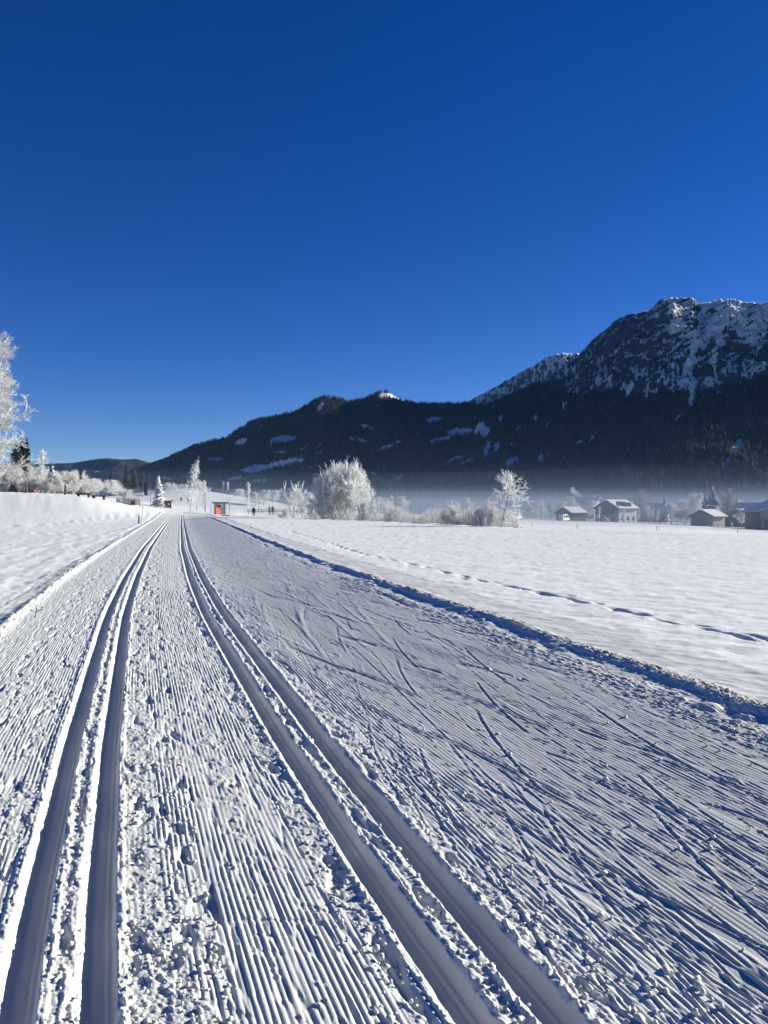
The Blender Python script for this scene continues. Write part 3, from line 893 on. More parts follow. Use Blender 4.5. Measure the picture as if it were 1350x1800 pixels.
FROST = new_mat('hoar_frost', (0.78, 0.785, 0.77), rough=0.7, spec=0.2, var=0.06, scale=1.5)
FROST_TWIG = new_mat('frosted_twig', (0.68, 0.68, 0.665), rough=0.75, spec=0.15, var=0.22, scale=2.5)
FROST_GREY = new_mat('grey_frost', (0.57, 0.575, 0.57), rough=0.75, spec=0.15, var=0.25, scale=1.2)
BARK = new_mat('dark_bark', (0.10, 0.085, 0.07), rough=0.9, spec=0.1, var=0.35, scale=6)
BARK_FROST = new_mat('frosty_bark', (0.36, 0.35, 0.34), rough=0.9, spec=0.1, var=0.4, scale=5)
NEEDLE = new_mat('dark_needles', (0.035, 0.045, 0.036), rough=0.8, spec=0.1, var=0.4, scale=2)
NEEDLE_FROST = new_mat('frosted_needles', (0.33, 0.37, 0.37), rough=0.8, spec=0.1, var=0.45, scale=2.5)
WOOD_DARK = new_mat('dark_wood', (0.075, 0.05, 0.035), rough=0.8, var=0.3, scale=8)
WOOD = new_mat('weathered_wood', (0.20, 0.155, 0.11), rough=0.8, var=0.3, scale=6)
WOOD_PALE = new_mat('pale_wood', (0.56, 0.50, 0.40), rough=0.8, var=0.15, scale=6)
PLASTER = new_mat('white_plaster', (0.50, 0.48, 0.45), rough=0.85, var=0.06, scale=2)
PLASTER_TAN = new_mat('tan_plaster', (0.34, 0.29, 0.25), rough=0.85, var=0.1, scale=2)
GLASS = new_mat('window_glass', (0.02, 0.025, 0.03), rough=0.08, spec=0.6)
WHITE_PAINT = new_mat('white_paint', (0.70, 0.70, 0.68), rough=0.35, spec=0.5, var=0.03, scale=2)
RUBBER = new_mat('rubber', (0.02, 0.02, 0.02), rough=0.8)
METAL = new_mat('grey_metal', (0.30, 0.31, 0.32), rough=0.45, metal=0.6, var=0.1, scale=5)
RED = new_mat('red_paint', (0.72, 0.06, 0.05), rough=0.5, var=0.1, scale=4)
BLUE_CLOTH = new_mat('pale_blue_cloth', (0.30, 0.44, 0.68), rough=0.7, var=0.1, scale=2)
DARK_PANEL = new_mat('dark_panel', (0.05, 0.055, 0.065), rough=0.6, var=0.2, scale=4)
TILE_DARK = new_mat('dark_roof', (0.06, 0.055, 0.055), rough=0.8, var=0.2, scale=5)
ROOF_SNOW = new_mat('roof_snow', (0.71, 0.715, 0.69), rough=0.55, spec=0.3, var=0.03, scale=1.0, bump=0.02, bump_scale=3)
REED = new_mat('frosted_reed', (0.66, 0.655, 0.63), rough=0.8, var=0.25, scale=3)

# ------------------------------------------------------------------ frosted trees and shrubs
def tubes_mesh(name, segs, mat, sides=3):
    """segs: rows of x0 y0 z0 x1 y1 z1 r0 r1"""
    S = np.array(segs, float)
    p0, p1, r0, r1 = S[:, 0:3], S[:, 3:6], S[:, 6], S[:, 7]
    d = p1 - p0; d /= np.linalg.norm(d, axis=1)[:, None] + 1e-12
    ref = np.where(np.abs(d[:, 2:3]) < 0.9, np.array([[0, 0, 1.0]]), np.array([[1.0, 0, 0]]))
    u = np.cross(d, ref); u /= np.linalg.norm(u, axis=1)[:, None]; w = np.cross(d, u)
    ang = 2 * math.pi * np.arange(sides) / sides
    ring = np.cos(ang)[None, :, None] * u[:, None, :] + np.sin(ang)[None, :, None] * w[:, None, :]
    V = np.concatenate([p0[:, None, :] + ring * r0[:, None, None], p1[:, None, :] + ring * r1[:, None, None]], 1)
    n = len(S); b = (np.arange(n) * 2 * sides)[:, None, None]
    i = np.arange(sides); q = np.stack([i, (i + 1) % sides, sides + (i + 1) % sides, sides + i], -1)[None]
    return mesh_from(name, V.reshape(-1, 3), (b + q).reshape(-1, 4), mat)

def rot_about(d, ang, az, rng=None):
    d = d / np.linalg.norm(d)
    u = np.cross(d, (0, 0, 1.0) if abs(d[2]) < 0.95 else (1.0, 0, 0)); u /= np.linalg.norm(u); w = np.cross(d, u)
    return d * math.cos(ang) + (u * math.cos(az) + w * math.sin(az)) * math.sin(ang)

def grow(seed, stems, h, spread, kids, lens, angs, env=None, trunk_r=0.05, twig_r=0.014, droop=0.0, up=0.25, twigs=5, twig_len=0.25, first=0.15, max_segs=9000):
    """branching skeleton: stem > branch > side branch > twigs; returns (stem segments, branch segments)"""
    rng = np.random.RandomState(seed)
    trunk, crown = [], []
    def limb(p, d, L, r, lev):
        if len(crown) > max_segs: return
        n = max(2, int(4 - lev * 0.7))
        pts = [p]
        dd = d.copy()
        for i in range(n):
            dd = dd + rng.normal(0, 0.10 + 0.05 * lev, 3) + np.array([0, 0, (up if lev < 2 else up * 0.4) - droop * (lev >= 1)]) * 0.4
            dd /= np.linalg.norm(dd)
            q = pts[-1] + dd * L / n
            if env is not None and lev > 0 and not env(q):
                if i == 0: q = pts[-1] + dd * L / n * 0.4
                else: break
            a, b = r * (1 - 0.75 * i / n), r * (1 - 0.75 * (i + 1) / n)
            (trunk if lev == 0 else crown).append((*pts[-1], *q, max(a, twig_r), max(b, twig_r * 0.8)))
            pts.append(q)
        m = len(pts) - 1
        if lev < len(kids):
            k = kids[lev]
            for j in range(k):
                t = (first if lev == 0 else 0.15) + (1 - (first if lev == 0 else 0.15)) * (j + rng.rand()) / k
                f = t * m; i = min(int(f), m - 1)
                pp = pts[i] + (pts[i + 1] - pts[i]) * (f - i)
                nd = rot_about(pts[i + 1] - pts[i], math.radians(angs[lev] * rng.uniform(0.7, 1.25)), rng.uniform(0, 6.283))
                limb(pp, nd, lens[lev] * rng.uniform(0.65, 1.2) * (1.25 - 0.75 * t if lev == 0 else 1.0), r * 0.5, lev + 1)
        if lev >= max(1, len(kids) - 1):
            for j in range(twigs):
                t = rng.uniform(0.15, 1.0); f = t * m; i = min(int(f), m - 1)
                pp = pts[i] + (pts[i + 1] - pts[i]) * (f - i)
                nd = rot_about(pts[i + 1] - pts[i], math.radians(rng.uniform(25, 65)), rng.uniform(0, 6.283))
                nd = nd + np.array([0, 0, 0.3 - droop]); nd /= np.linalg.norm(nd)
                q = pp + nd * twig_len * rng.uniform(0.5, 1.3)
                crown.append((*pp, *q, twig_r, twig_r * 0.55))
    for k in range(stems):
        a = rng.uniform(0, 6.283); sp = math.radians(spread) * math.sqrt(rng.rand()) if stems > 1 else rng.uniform(0, 0.04)
        d = np.array([math.sin(sp) * math.cos(a), math.sin(sp) * math.sin(a), math.cos(sp)])
        p = np.array([rng.normal(0, 0.03 * h * (stems > 1)), rng.normal(0, 0.03 * h * (stems > 1)), -0.15])
        limb(p, d, h * rng.uniform(0.8, 1.0) if stems > 1 else h, trunk_r, 0)
    return trunk, crown

PLANTS = {}
def plant_mesh(key, stem_mat, crown_mat, **kw):
    t, c = grow(**kw)
    PLANTS[key] = (tubes_mesh(key + '_stems', t, stem_mat, 4), tubes_mesh(key + '_twigs', c, crown_mat, 3))
    zmax = np.percentile([q[5] for q in c], 97.5)
    xs = [abs(q[3]) for q in c]
    PLANTS[key + '!'] = (zmax, np.percentile(xs, 97) * 2)

def ell(rx, rz, cz):
    return lambda q: (q[0] ** 2 + q[1] ** 2) / rx ** 2 + ((q[2] - cz) / rz) ** 2 < 1

plant_mesh('round_bush', BARK_FROST, FROST, seed=2, stems=26, h=3.4, spread=58, kids=[9, 5], lens=[1.25, 0.7], angs=[32, 36], env=ell(2.55, 2.6, 2.3), trunk_r=0.045, twig_r=0.017, up=0.12, twigs=5, twig_len=0.36, first=0.35, max_segs=11000)
plant_mesh('thicket', BARK_FROST, FROST_TWIG, seed=5, stems=12, h=2.6, spread=34, kids=[8, 4], lens=[0.9, 0.45], angs=[28, 34], trunk_r=0.03, twig_r=0.014, up=0.25, twigs=4, twig_len=0.28, first=0.2, max_segs=3000)
plant_mesh('thicket_wide', BARK_FROST, FROST_TWIG, seed=9, stems=14, h=2.3, spread=55, kids=[8, 4], lens=[0.85, 0.45], angs=[32, 38], trunk_r=0.03, twig_r=0.014, up=0.2, twigs=4, twig_len=0.28, first=0.2, max_segs=3000)
plant_mesh('thin_shrub', BARK_FROST, FROST_TWIG, seed=14, stems=7, h=2.6, spread=22, kids=[6, 3], lens=[0.8, 0.4], angs=[30, 36], trunk_r=0.028, twig_r=0.012, up=0.3, twigs=3, twig_len=0.25, first=0.3, max_segs=1500)
plant_mesh('big_tree', BARK_FROST, FROST_GREY, seed=21, stems=1, h=17.5, spread=0, kids=[46, 9, 4], lens=[5.4, 1.9, 0.9], angs=[48, 42, 40], trunk_r=0.30, twig_r=0.018, droop=0.06, up=0.18, twigs=9, twig_len=0.45, first=0.12, max_segs=42000)
plant_mesh('round_tree', BARK_FROST, FROST, seed=33, stems=1, h=6.3, spread=0, kids=[24, 7, 4], lens=[2.9, 1.1, 0.6], angs=[52, 40, 40], env=ell(3.2, 3.4, 5.2), trunk_r=0.13, twig_r=0.024, up=0.2, twigs=3, twig_len=0.40, first=0.28, max_segs=9500)
plant_mesh('larch', BARK_FROST, FROST, seed=37, stems=1, h=6.2, spread=0, kids=[46, 5], lens=[1.75, 0.62], angs=[68, 44], trunk_r=0.09, twig_r=0.020, droop=0.05, up=0.10, twigs=4, twig_len=0.26, first=0.16, max_segs=5000)
plant_mesh('young_tree', BARK, FROST, seed=58, stems=1, h=3.3, spread=0, kids=[11, 5, 3], lens=[1.5, 0.62, 0.32], angs=[46, 40, 40], trunk_r=0.055, twig_r=0.015, droop=0.30, up=0.5, twigs=4, twig_len=0.20, first=0.30, max_segs=4500)
plant_mesh('slim_tree', BARK_FROST, FROST, seed=44, stems=1, h=4.4, spread=0, kids=[40, 3], lens=[0.62, 0.3], angs=[36, 36], trunk_r=0.06, twig_r=0.018, up=0.3, twigs=3, twig_len=0.22, first=0.18, max_segs=2200)
plant_mesh('bare_tree', BARK, BARK_FROST, seed=47, stems=1, h=6.5, spread=0, kids=[18, 6, 3], lens=[3.0, 1.3, 0.7], angs=[45, 38, 38], env=ell(3.4, 3.6, 5.3), trunk_r=0.14, twig_r=0.022, up=0.3, twigs=3, twig_len=0.45, first=0.3, max_segs=5000)

def conifer_mesh(key, seed, h, w, needle, trunk_mat, tip=None, per=9, whorls=22):
    """spruce of drooping flat sprays in whorls"""
    rng = np.random.RandomState(seed)
    V, F, M = [], [], []
    for i in range(whorls):
        t = (i + 0.5) / whorls
        z = h * (0.10 + 0.88 * t); L = w * 0.5 * (1 - t) ** 0.8 * rng.uniform(0.8, 1.15) + 0.12
        for j in range(per):
            a = rng.uniform(0, 6.283); l = L * rng.uniform(0.65, 1.15); dz = -l * rng.uniform(0.15, 0.5) + rng.normal(0, 0.1)
            c, s_ = math.cos(a), math.sin(a); wd = l * 0.30 + 0.10
            n = len(V)
            zz = z + rng.normal(0, 0.12)
            V += [(0, 0, zz + 0.1), (c * l * .55 - s_ * wd, s_ * l * .55 + c * wd, zz + dz * .6 - 0.08), (c * l, s_ * l, zz + dz), (c * l * .55 + s_ * wd, s_ * l * .55 - c * wd, zz + dz * .6 - 0.08), (c * l * .6, s_ * l * .6, zz + dz * .45 + 0.10)]
            F += [(n, n + 1, n + 4), (n + 1, n + 2, n + 4), (n + 2, n + 3, n + 4), (n + 3, n, n + 4)]
            M += [0, 1 if tip is not None and rng.rand() < 0.6 else 0, 1 if tip is not None and rng.rand() < 0.6 else 0, 0]
    me = mesh_from(key + '_crown', V, F, [needle] + ([tip] if tip is not None else []))
    me.polygons.foreach_set('material_index', np.array(M, dtype=np.int32))
    tb = MB().tube((0, 0, -0.3), (0, 0, h * 0.97), 0.018 * h, 0.01, 7).mesh(key + '_trunk', trunk_mat)
    PLANTS[key] = (tb, me); PLANTS[key + '!'] = (h, w)
conifer_mesh('spruce', 3, 12.0, 5.2, NEEDLE, BARK, per=15, whorls=26)
conifer_mesh('frosted_spruce', 4, 6.0, 3.0, NEEDLE, BARK, tip=FROST)
conifer_mesh('white_spruce', 6, 5.0, 2.0, FROST_TWIG, BARK, tip=FROST)

def plant(key, name, label, cat, px, D, top=None, width=None, group=None, height=None, rz=None, base=None, trunk='trunk'):
    """put a plant where it stands: column px of the view at depth D, its top at pixel row top"""
    x = at(px, D); z = gzs(x, D) if base is None else base
    hm, wm = PLANTS[key + '!']
    H = height if height is not None else max(0.3, zpix(top, D) - z)
    s = H / hm
    sw = s if width is None else (width / FOC * D) / wm
    rng = random.Random(int(px * 7 + D * 13))
    o = thing(name, label, cat, (x, D, z - 0.03), rng.uniform(0, 6.28) if rz is None else rz, group, (sw, sw, s))
    part(o, trunk, PLANTS[key][0]); part(o, 'crown', PLANTS[key][1])
    return o

# ------------------------------------------------------------------ left bank: trees and thicket
plant('big_tree', 'frosted_tree', 'tall tree white with hoar frost at the left edge, its crown cut by the frame', 'tree', -28, 102, top=604, width=136)
for i, (px, D, top, w) in enumerate(((28, 178, 768, 36), (40, 182, 764, 36), (48, 176, 767, 26))):
    plant('spruce', 'spruce_tree', ['dark unfrosted spruce behind the tall white tree, leftmost of a tight row', 'dark spruce in the middle of the tight row behind the tall white tree', 'dark spruce at the sky side of the tight row behind the tall white tree'][i], 'tree', px, D, top=top, width=w + 8, group='dark spruces behind the tall white tree')
GT = 'frosted thicket along the left snow bank'
for (k, px, D, top, w, lab) in (
        ('thicket', -55, 116, 812, 60, 'upright frosted shrub left of the tall white tree'),
        ('thicket', -18, 114, 815, 50, 'upright frosted shrub at the foot of the tall white tree'),
        ('thicket', 12, 118, 818, 46, 'frosted shrub at the left edge, right of the tall white trunk'),
        ('thicket', 36, 121, 826, 40, 'frosted shrub in front of the dark spruces, behind the street lamp'),
        ('thicket_wide', 56, 119, 838, 46, 'low frosted shrub beside the red car'),
        ('thicket', 66, 126, 822, 34, 'narrow frosted shrub left of the slim bare tree'),
        ('thicket_wide', 86, 117, 842, 44, 'low frosted shrub right of the slim bare tree'),
        ('thicket_wide', 110, 119, 832, 50, 'broad frosted shrub behind the wooden post'),
        ('thicket', 130, 121, 829, 44, 'tallest frosted shrub behind the left bench'),
        ('thicket_wide', 148, 124, 843, 44, 'round frosted shrub behind the gap between the benches'),
        ('round_tree', 172, 135, 842, 34, 'small round frosted tree behind the right bench'),
        ('round_tree', 190, 138, 844, 36, 'small round frosted tree at the left end of the board fence'),
        ('round_tree', 207, 142, 850, 34, 'low round frosted tree above the board fence'),
        ('thicket', 222, 140, 860, 26, 'low frosted shrub at the right end of the board fence')):
    plant(k, 'frosted_shrub' if k != 'round_tree' else 'frosted_tree', lab, 'shrub' if k != 'round_tree' else 'tree', px, D, top=top, width=w, group=GT, trunk='stems' if k != 'round_tree' else 'trunk')
plant('slim_tree', 'frosted_tree', 'slim bare tree with a dark trunk rising above the left thicket', 'tree', 76, 123, top=793, width=20)
plant('frosted_spruce', 'spruce_tree', 'small half frosted spruce right of the slim bare tree', 'tree', 92, 136, top=812, width=26)
for i, (px, D, top, w, lab) in enumerate((
        (143, 330, 822, 22, 'hazy dark spruce above the round frosted shrub'), (196, 360, 822, 24, 'hazy dark spruce above the board fence, leftmost of its clump'),
        (222, 400, 812, 30, 'hazy dark spruce behind the dark banner, tallest of its clump'), (236, 380, 818, 30, 'hazy dark spruce just left of the dark banner'),
        (250, 410, 822, 28, 'hazy dark spruce directly behind the dark banner'), (272, 420, 836, 22, 'small hazy dark spruce behind the frost covered conifer'))):
    plant('spruce', 'spruce_tree', lab, 'tree', px, D, top=top, width=w, group='hazy dark spruces beyond the left bank')

# ------------------------------------------------------------------ left bank: furniture
def bench(px, D, label, rz):
    t = thing('bench', label, 'bench', (at(px, D), D, gzs(at(px, D), D)), rz, 'low wooden benches on the left bank')
    for y in (-0.20, 0.0, 0.20):
        part(t, 'plank', MB().box(-0.95, 0.95, y - 0.085, y + 0.085, 0.37, 0.52).mesh('plank', WOOD_DARK))
    for x in (-0.68, 0.68):
        part(t, 'leg', MB().box(x - 0.12, x + 0.12, -0.24, 0.24, -0.05, 0.367).mesh('bench_leg', WOOD_DARK))
    return t
bench(147, 104, 'low dark wooden bench on the snow bank, the one nearer the wooden post', 0.12)
bench(174, 103, 'low dark wooden bench on the snow bank, the one nearer the board fence', 0.05)

x, D = at(114, 108), 108
t = thing('wooden_post', 'rough dark wooden post standing alone in the trampled snow', 'post', (x, D, gzs(x, D)), 0.3)
part(t, 'shaft', MB().prism([(-0.10, -0.09), (0.10, -0.11), (0.11, 0.09), (-0.09, 0.10)], -0.2, 1.34, 'z').mesh('post_shaft', WOOD_DARK))
part(t, 'snow_cap', MB().box(-0.10, 0.10, -0.1, 0.1, 1.343, 1.40).mesh('post_cap', ROOF_SNOW))
t.rotation_euler = (0, 0.06, 0.3)

x, D = at(48, 113), 113
t = thing('street_lamp', 'thin dark street lamp with a bent arm in front of the left thicket', 'street lamp', (x, D, gzs(x, D)), 0)
part(t, 'pole', MB().tube((0, 0, -0.2), (0, 0, 2.35), 0.05, 0.035).mesh('lamp_pole', METAL))
part(t, 'arm', MB().tube((0, 0, 2.34), (-0.45, 0, 2.46), 0.03).mesh('lamp_arm', METAL))
part(t, 'lamp_head', MB().box(-0.75, -0.40, -0.08, 0.08, 2.41, 2.50).mesh('lamp_head', DARK_PANEL))

def car(px, D, label, paint, rz):
    x = at(px, D)
    t = thing('parked_car', label, 'car', (x, D, gzs(x, D)), rz)
    b = MB().prism([(-2.1, .32), (2.1, .32), (2.15, .70), (1.25, .88), (0.7, 1.40), (-1.0, 1.44), (-1.9, .98), (-2.12, .85)], -0.84, 0.84)
    part(t, 'body', b.mesh('car_body', paint))
    part(t, 'side_window', MB().prism([(-1.4, .95), (1.0, .95), (0.62, 1.33), (-0.95, 1.36)], -0.853, -0.841).mesh('car_window', GLASS))
    for (wx, wy) in ((-1.3, -0.8), (1.3, -0.8), (-1.3, 0.8), (1.3, 0.8)):
        part(t, 'wheel', MB().tube((wx, wy - 0.1, .31), (wx, wy + 0.1, .31), .31, k=14).mesh('car_wheel', RUBBER))
    part(t, 'roof_snow', MB().box(-0.95, 0.65, -0.78, 0.78, 1.445, 1.53).mesh('car_snow', ROOF_SNOW))
    return t
car(52, 120, 'small red car almost wholly hidden behind the left snow bank', RED, 0.1).location.z -= 1.15

# board fence
t = thing('board_fence', 'pale wooden board fence with a darker gate on the left bank', 'fence', (at(226, 107), 107, gzs(at(226, 107), 107) - 0.1), -0.15)
for k in range(5):
    xx = -1.75 + k * 0.875
    part(t, 'post', MB().box(xx - 0.05, xx + 0.05, -0.05, 0.05, -0.3, 0.98).mesh('fence_post', WOOD))
for k in range(5):
    part(t, 'plank', MB().box(-1.8, 1.8, -0.085, -0.052, 0.06 + k * 0.18, 0.215 + k * 0.18).mesh('fence_plank', WOOD_PALE))
part(t, 'gate', MB().box(0.42, 1.05, -0.13, -0.09, 0.1, 0.72).mesh('fence_gate', WOOD), label='darker plank gate')
part(t, 'snow_cap', MB().box(-1.8, 1.8, -0.10, 0.06, 0.983, 1.05).mesh('fence_cap', ROOF_SNOW))
plant('thin_shrub', 'frosted_shrub', 'tiny frosted shrub growing against the board fence', 'shrub', 214, 105, height=0.7)

def pole_thing(name, label, cat, px, D, h, r, mat, tilt=0.0, group=None, partname='shaft', base=0.0):
    x = at(px, D)
    t = thing(name, label, cat, (x, D, gzs(x, D) + base), 0, group)
    t.rotation_euler = (0, tilt, 0)
    part(t, partname, MB().tube((0, 0, -0.2), (0, 0, h), r, r * 0.85).mesh(name + '_shaft', mat))
    return t
t = pole_thing('marker_pole', 'white leaning snow marker pole beside the left trail edge', 'pole', 249, 59, 2.5, 0.04, WHITE_PAINT, 0.065)
part(t, 'snow_foot', MB().tube((0, 0, -0.1), (0, 0, 0.09), 0.22, 0.05, 9).mesh('pole_foot', SNOW, True))
t = pole_thing('short_post', 'short dark wooden post next to the white marker pole', 'post', 244, 59.5, 0.66, 0.06, WOOD_DARK, 0.02)
part(t, 'reflector_band', MB().tube((0, 0, 0.50), (0, 0, 0.56), 0.063, 0.063).mesh('post_band', METAL))

def banner(px, D, top, bot, w, label, mat, ground_py, rz=0.3):
    x = at(px, D); z = gzs(x, D)
    hp = zpix(top, D) - z
    t = thing('banner_flag', label, 'flag', (x, D, z), rz, 'tall banner flags by the trail crossing')
    part(t, 'pole', MB().tube((0, 0, -0.2), (0, 0, hp + 0.05), 0.035, 0.022).mesh('flag_pole', METAL))
    zb = zpix(bot, D) - z
    n = 7; V, F = [], []
    for i in range(n + 1):
        zz = zb + (hp - zb) * i / n
        for j in range(4):
            u = j / 3
            V.append((0.03 + u * w, 0.05 * math.sin(i * 0.9 + u * 2.2) * u, zz))
            V.append((0.03 + u * w, 0.05 * math.sin(i * 0.9 + u * 2.2) * u + 0.012, zz))
    def q(i, j, s_): return (i * 4 + j) * 2 + s_
    for i in range(n):
        for j in range(3):
            F.append((q(i, j, 0), q(i, j + 1, 0), q(i + 1, j + 1, 0), q(i + 1, j, 0)))
            F.append((q(i, j, 1), q(i + 1, j, 1), q(i + 1, j + 1, 1), q(i, j + 1, 1)))
    for i in range(n):
        F.append((q(i, 3, 0), q(i, 3, 1), q(i + 1, 3, 1), q(i + 1, 3, 0))); F.append((q(i, 0, 0), q(i + 1, 0, 0), q(i + 1, 0, 1), q(i, 0, 1)))
    me = mesh_from('flag_cloth', V, F, [mat, WHITE_PAINT])
    part(t, 'cloth', me)
    return t
banner(252, 104, 847, 870, 0.52, 'dark grey narrow banner flag behind the white marker pole', DARK_PANEL, 884, 0.1)
banner(391.5, 109, 847, 858, 0.20, 'pale blue banner flag directly above the kiosk', BLUE_CLOTH, 892)
banner(398.5, 107, 847, 861, 0.30, 'white banner flag on the pole right of the kiosk', WHITE_PAINT, 897)

GP = 'thin posts around the trail crossing'
for (px, D, h, lab) in ((265, 118, 1.3, 'thin grey post between the dark banner and the frosted conifer'), (346, 128, 0.9, 'thin grey post right of the frosted larch'),
                        (371, 118, 1.05, 'thin grey post left of the kiosk'), (361, 121, 3.2, 'tall thin grey post inside the slim frosted tree'), (403, 122, 2.4, 'thin grey post behind the white banner flag')):
    pole_thing('post', lab, 'post', px, D, h, 0.055, METAL, 0.0, GP)

# kiosk, red board, low board
x, D = at(386, 113), 113
z = gzs(x, D)
t = thing('kiosk', 'small wooden ticket kiosk with a flat roof behind the red board', 'kiosk', (x, D, z), 0.45)
part(t, 'wall', MB().box(-0.72, 0.72, -0.55, 0.55, -0.2, 1.62).mesh('kiosk_wall', WOOD_PALE))
part(t, 'roof', MB().box(-1.0, 1.12, -0.85, 0.75, 1.623, 1.76).mesh('kiosk_roof', WOOD_DARK))
part(t, 'roof_snow', MB().box(-0.97, 1.09, -0.82, 0.72, 1.763, 1.82).mesh('kiosk_snow', ROOF_SNOW))
w_ = part(t, 'window', MB().box(-0.45, 0.40, -0.575, -0.553, 0.85, 1.45).mesh('kiosk_window', WHITE_PAINT))
part(w_, 'pane', MB().box(-0.38, -0.02, -0.59, -0.578, 0.92, 1.38).mesh('kiosk_pane', GLASS))
part(t, 'counter', MB().box(-0.6, 0.6, -0.85, -0.56, 0.72, 0.79).mesh('kiosk_counter', WOOD))
for xx in (-0.62, 0.66):
    part(t, 'corner_post', MB().box(xx - 0.05, xx + 0.05, -0.66, -0.556, -0.2, 1.62).mesh('kiosk_post', WOOD))
x, D = at(383, 109), 109
t = thing('notice_board', 'bright red upright board standing in front of the kiosk', 'board', (x, D, gzs(x, D)), 0.95)
part(t, 'board', MB().box(-0.40, 0.40, -0.03, 0.03, 0.06, 1.02).mesh('red_board', RED))
for xx in (-0.22, 0.22):
    part(t, 'leg', MB().box(xx - 0.03, xx + 0.03, 0.033, 0.09, -0.2, 1.0).mesh('board_leg', METAL))
x, D = at(397, 103), 103
t = thing('doormat', 'dark low wooden board lying in the snow before the kiosk', 'board', (x, D, gzs(x, D)), 0.1)
for k in range(4):
    part(t, 'plank', MB().box(-0.52, 0.52, -0.5 + k * 0.26, -0.27 + k * 0.26, 0.02, 0.11).mesh('mat_plank', WOOD_DARK))
t.name = 'wooden_board'

# little shelter
x, D = at(294, 122), 122
t = thing('hut', 'small open wooden hut with a pitched roof at the trail crossing', 'hut', (x, D, gzs(x, D)), 0.35)
for (xx, yy) in ((-0.55, -0.4), (0.55, -0.4), (-0.55, 0.4), (0.55, 0.4)):
    part(t, 'post', MB().box(xx - 0.05, xx + 0.05, yy - 0.05, yy + 0.05, -0.3, 1.12).mesh('hut_post', WOOD_DARK))
part(t, 'back_wall', MB().box(-0.5, 0.5, 0.36, 0.40, 0.0, 1.1).mesh('hut_wall', WOOD))
part(t, 'notice', MB().box(0.12, 0.42, 0.32, 0.357, 0.45, 0.75).mesh('hut_notice', WHITE_PAINT), label='white notice sheet')
for sg in (-1, 1):
    r_ = part(t, 'roof', MB().slab((-0.9, 0, 1.62), (0.9, 0, 1.62), (0.9, sg * 0.75, 1.08), (-0.9, sg * 0.75, 1.08), 0.06 * -sg).mesh('hut_roof', WOOD_DARK))
    part(r_, 'roof_snow', MB().slab((-0.88, 0, 1.69), (0.88, 0, 1.69), (0.88, sg * 0.7, 1.19), (-0.88, sg * 0.7, 1.19), 0.07 * -sg).mesh('hut_snow', ROOF_SNOW))

plant('white_spruce', 'spruce_tree', 'frost covered conifer between the dark banner and the small hut', 'tree', 279, 120, top=836, width=26)
plant('larch', 'frosted_tree', 'slender frost white larch standing before the snowy knoll', 'tree', 334, 118, top=814, width=32)
plant('slim_tree', 'frosted_tree', 'slim frosted tree between the larch and the kiosk', 'tree', 361, 123, top=845, width=9)
plant('slim_tree', 'frosted_tree', 'narrow frosted tree above the skier', 'tree', 438, 126, top=849, width=11)
GB = 'frosted trees fading into the mist beyond the crossing'
for i, (k, px, D, top, w, lab) in enumerate((
        ('round_tree', 265, 220, 862, 30, 'misty frosted tree behind the thin grey post, left of the frosted conifer'), ('round_tree', 305, 330, 850, 34, 'misty frosted tree behind the small hut'),
        ('round_tree', 318, 350, 852, 28, 'misty frosted tree left of the larch'), ('round_tree', 350, 360, 848, 36, 'misty frosted tree right of the larch'),
        ('round_tree', 418, 300, 860, 26, 'misty frosted tree right of the white banner flag'), ('round_tree', 450, 220, 866, 20, 'misty frosted tree directly above the skier'),
        ('round_tree', 463, 225, 862, 26, 'misty frosted tree between the skier and the pair of walkers'), ('round_tree', 480, 240, 862, 24, 'misty frosted tree above the pair of walkers'),
        ('round_tree', 545, 260, 866, 30, 'misty frosted tree left of the big round bush'), ('round_tree', 664, 250, 874, 26, 'misty frosted tree just right of the big round bush'),
        ('round_tree', 676, 270, 876, 22, 'second misty frosted tree right of the big round bush'), ('round_tree', 706, 260, 873, 26, 'misty frosted tree behind the reed strip, left of the gap'),
        ('slim_tree', 688, 180, 872, 10, 'slim misty tree between two round ones behind the reeds'), ('round_tree', 772, 320, 886, 26, 'low misty tree over the gap in the reeds'),
        ('round_tree', 800, 300, 880, 30, 'misty frosted tree left of the small drooping tree'), ('round_tree', 822, 280, 876, 24, 'misty frosted tree nearest the left side of the small drooping tree'))):
    plant(k, 'frosted_tree', lab, 'tree', px, D, top=top, width=w, group=GB)

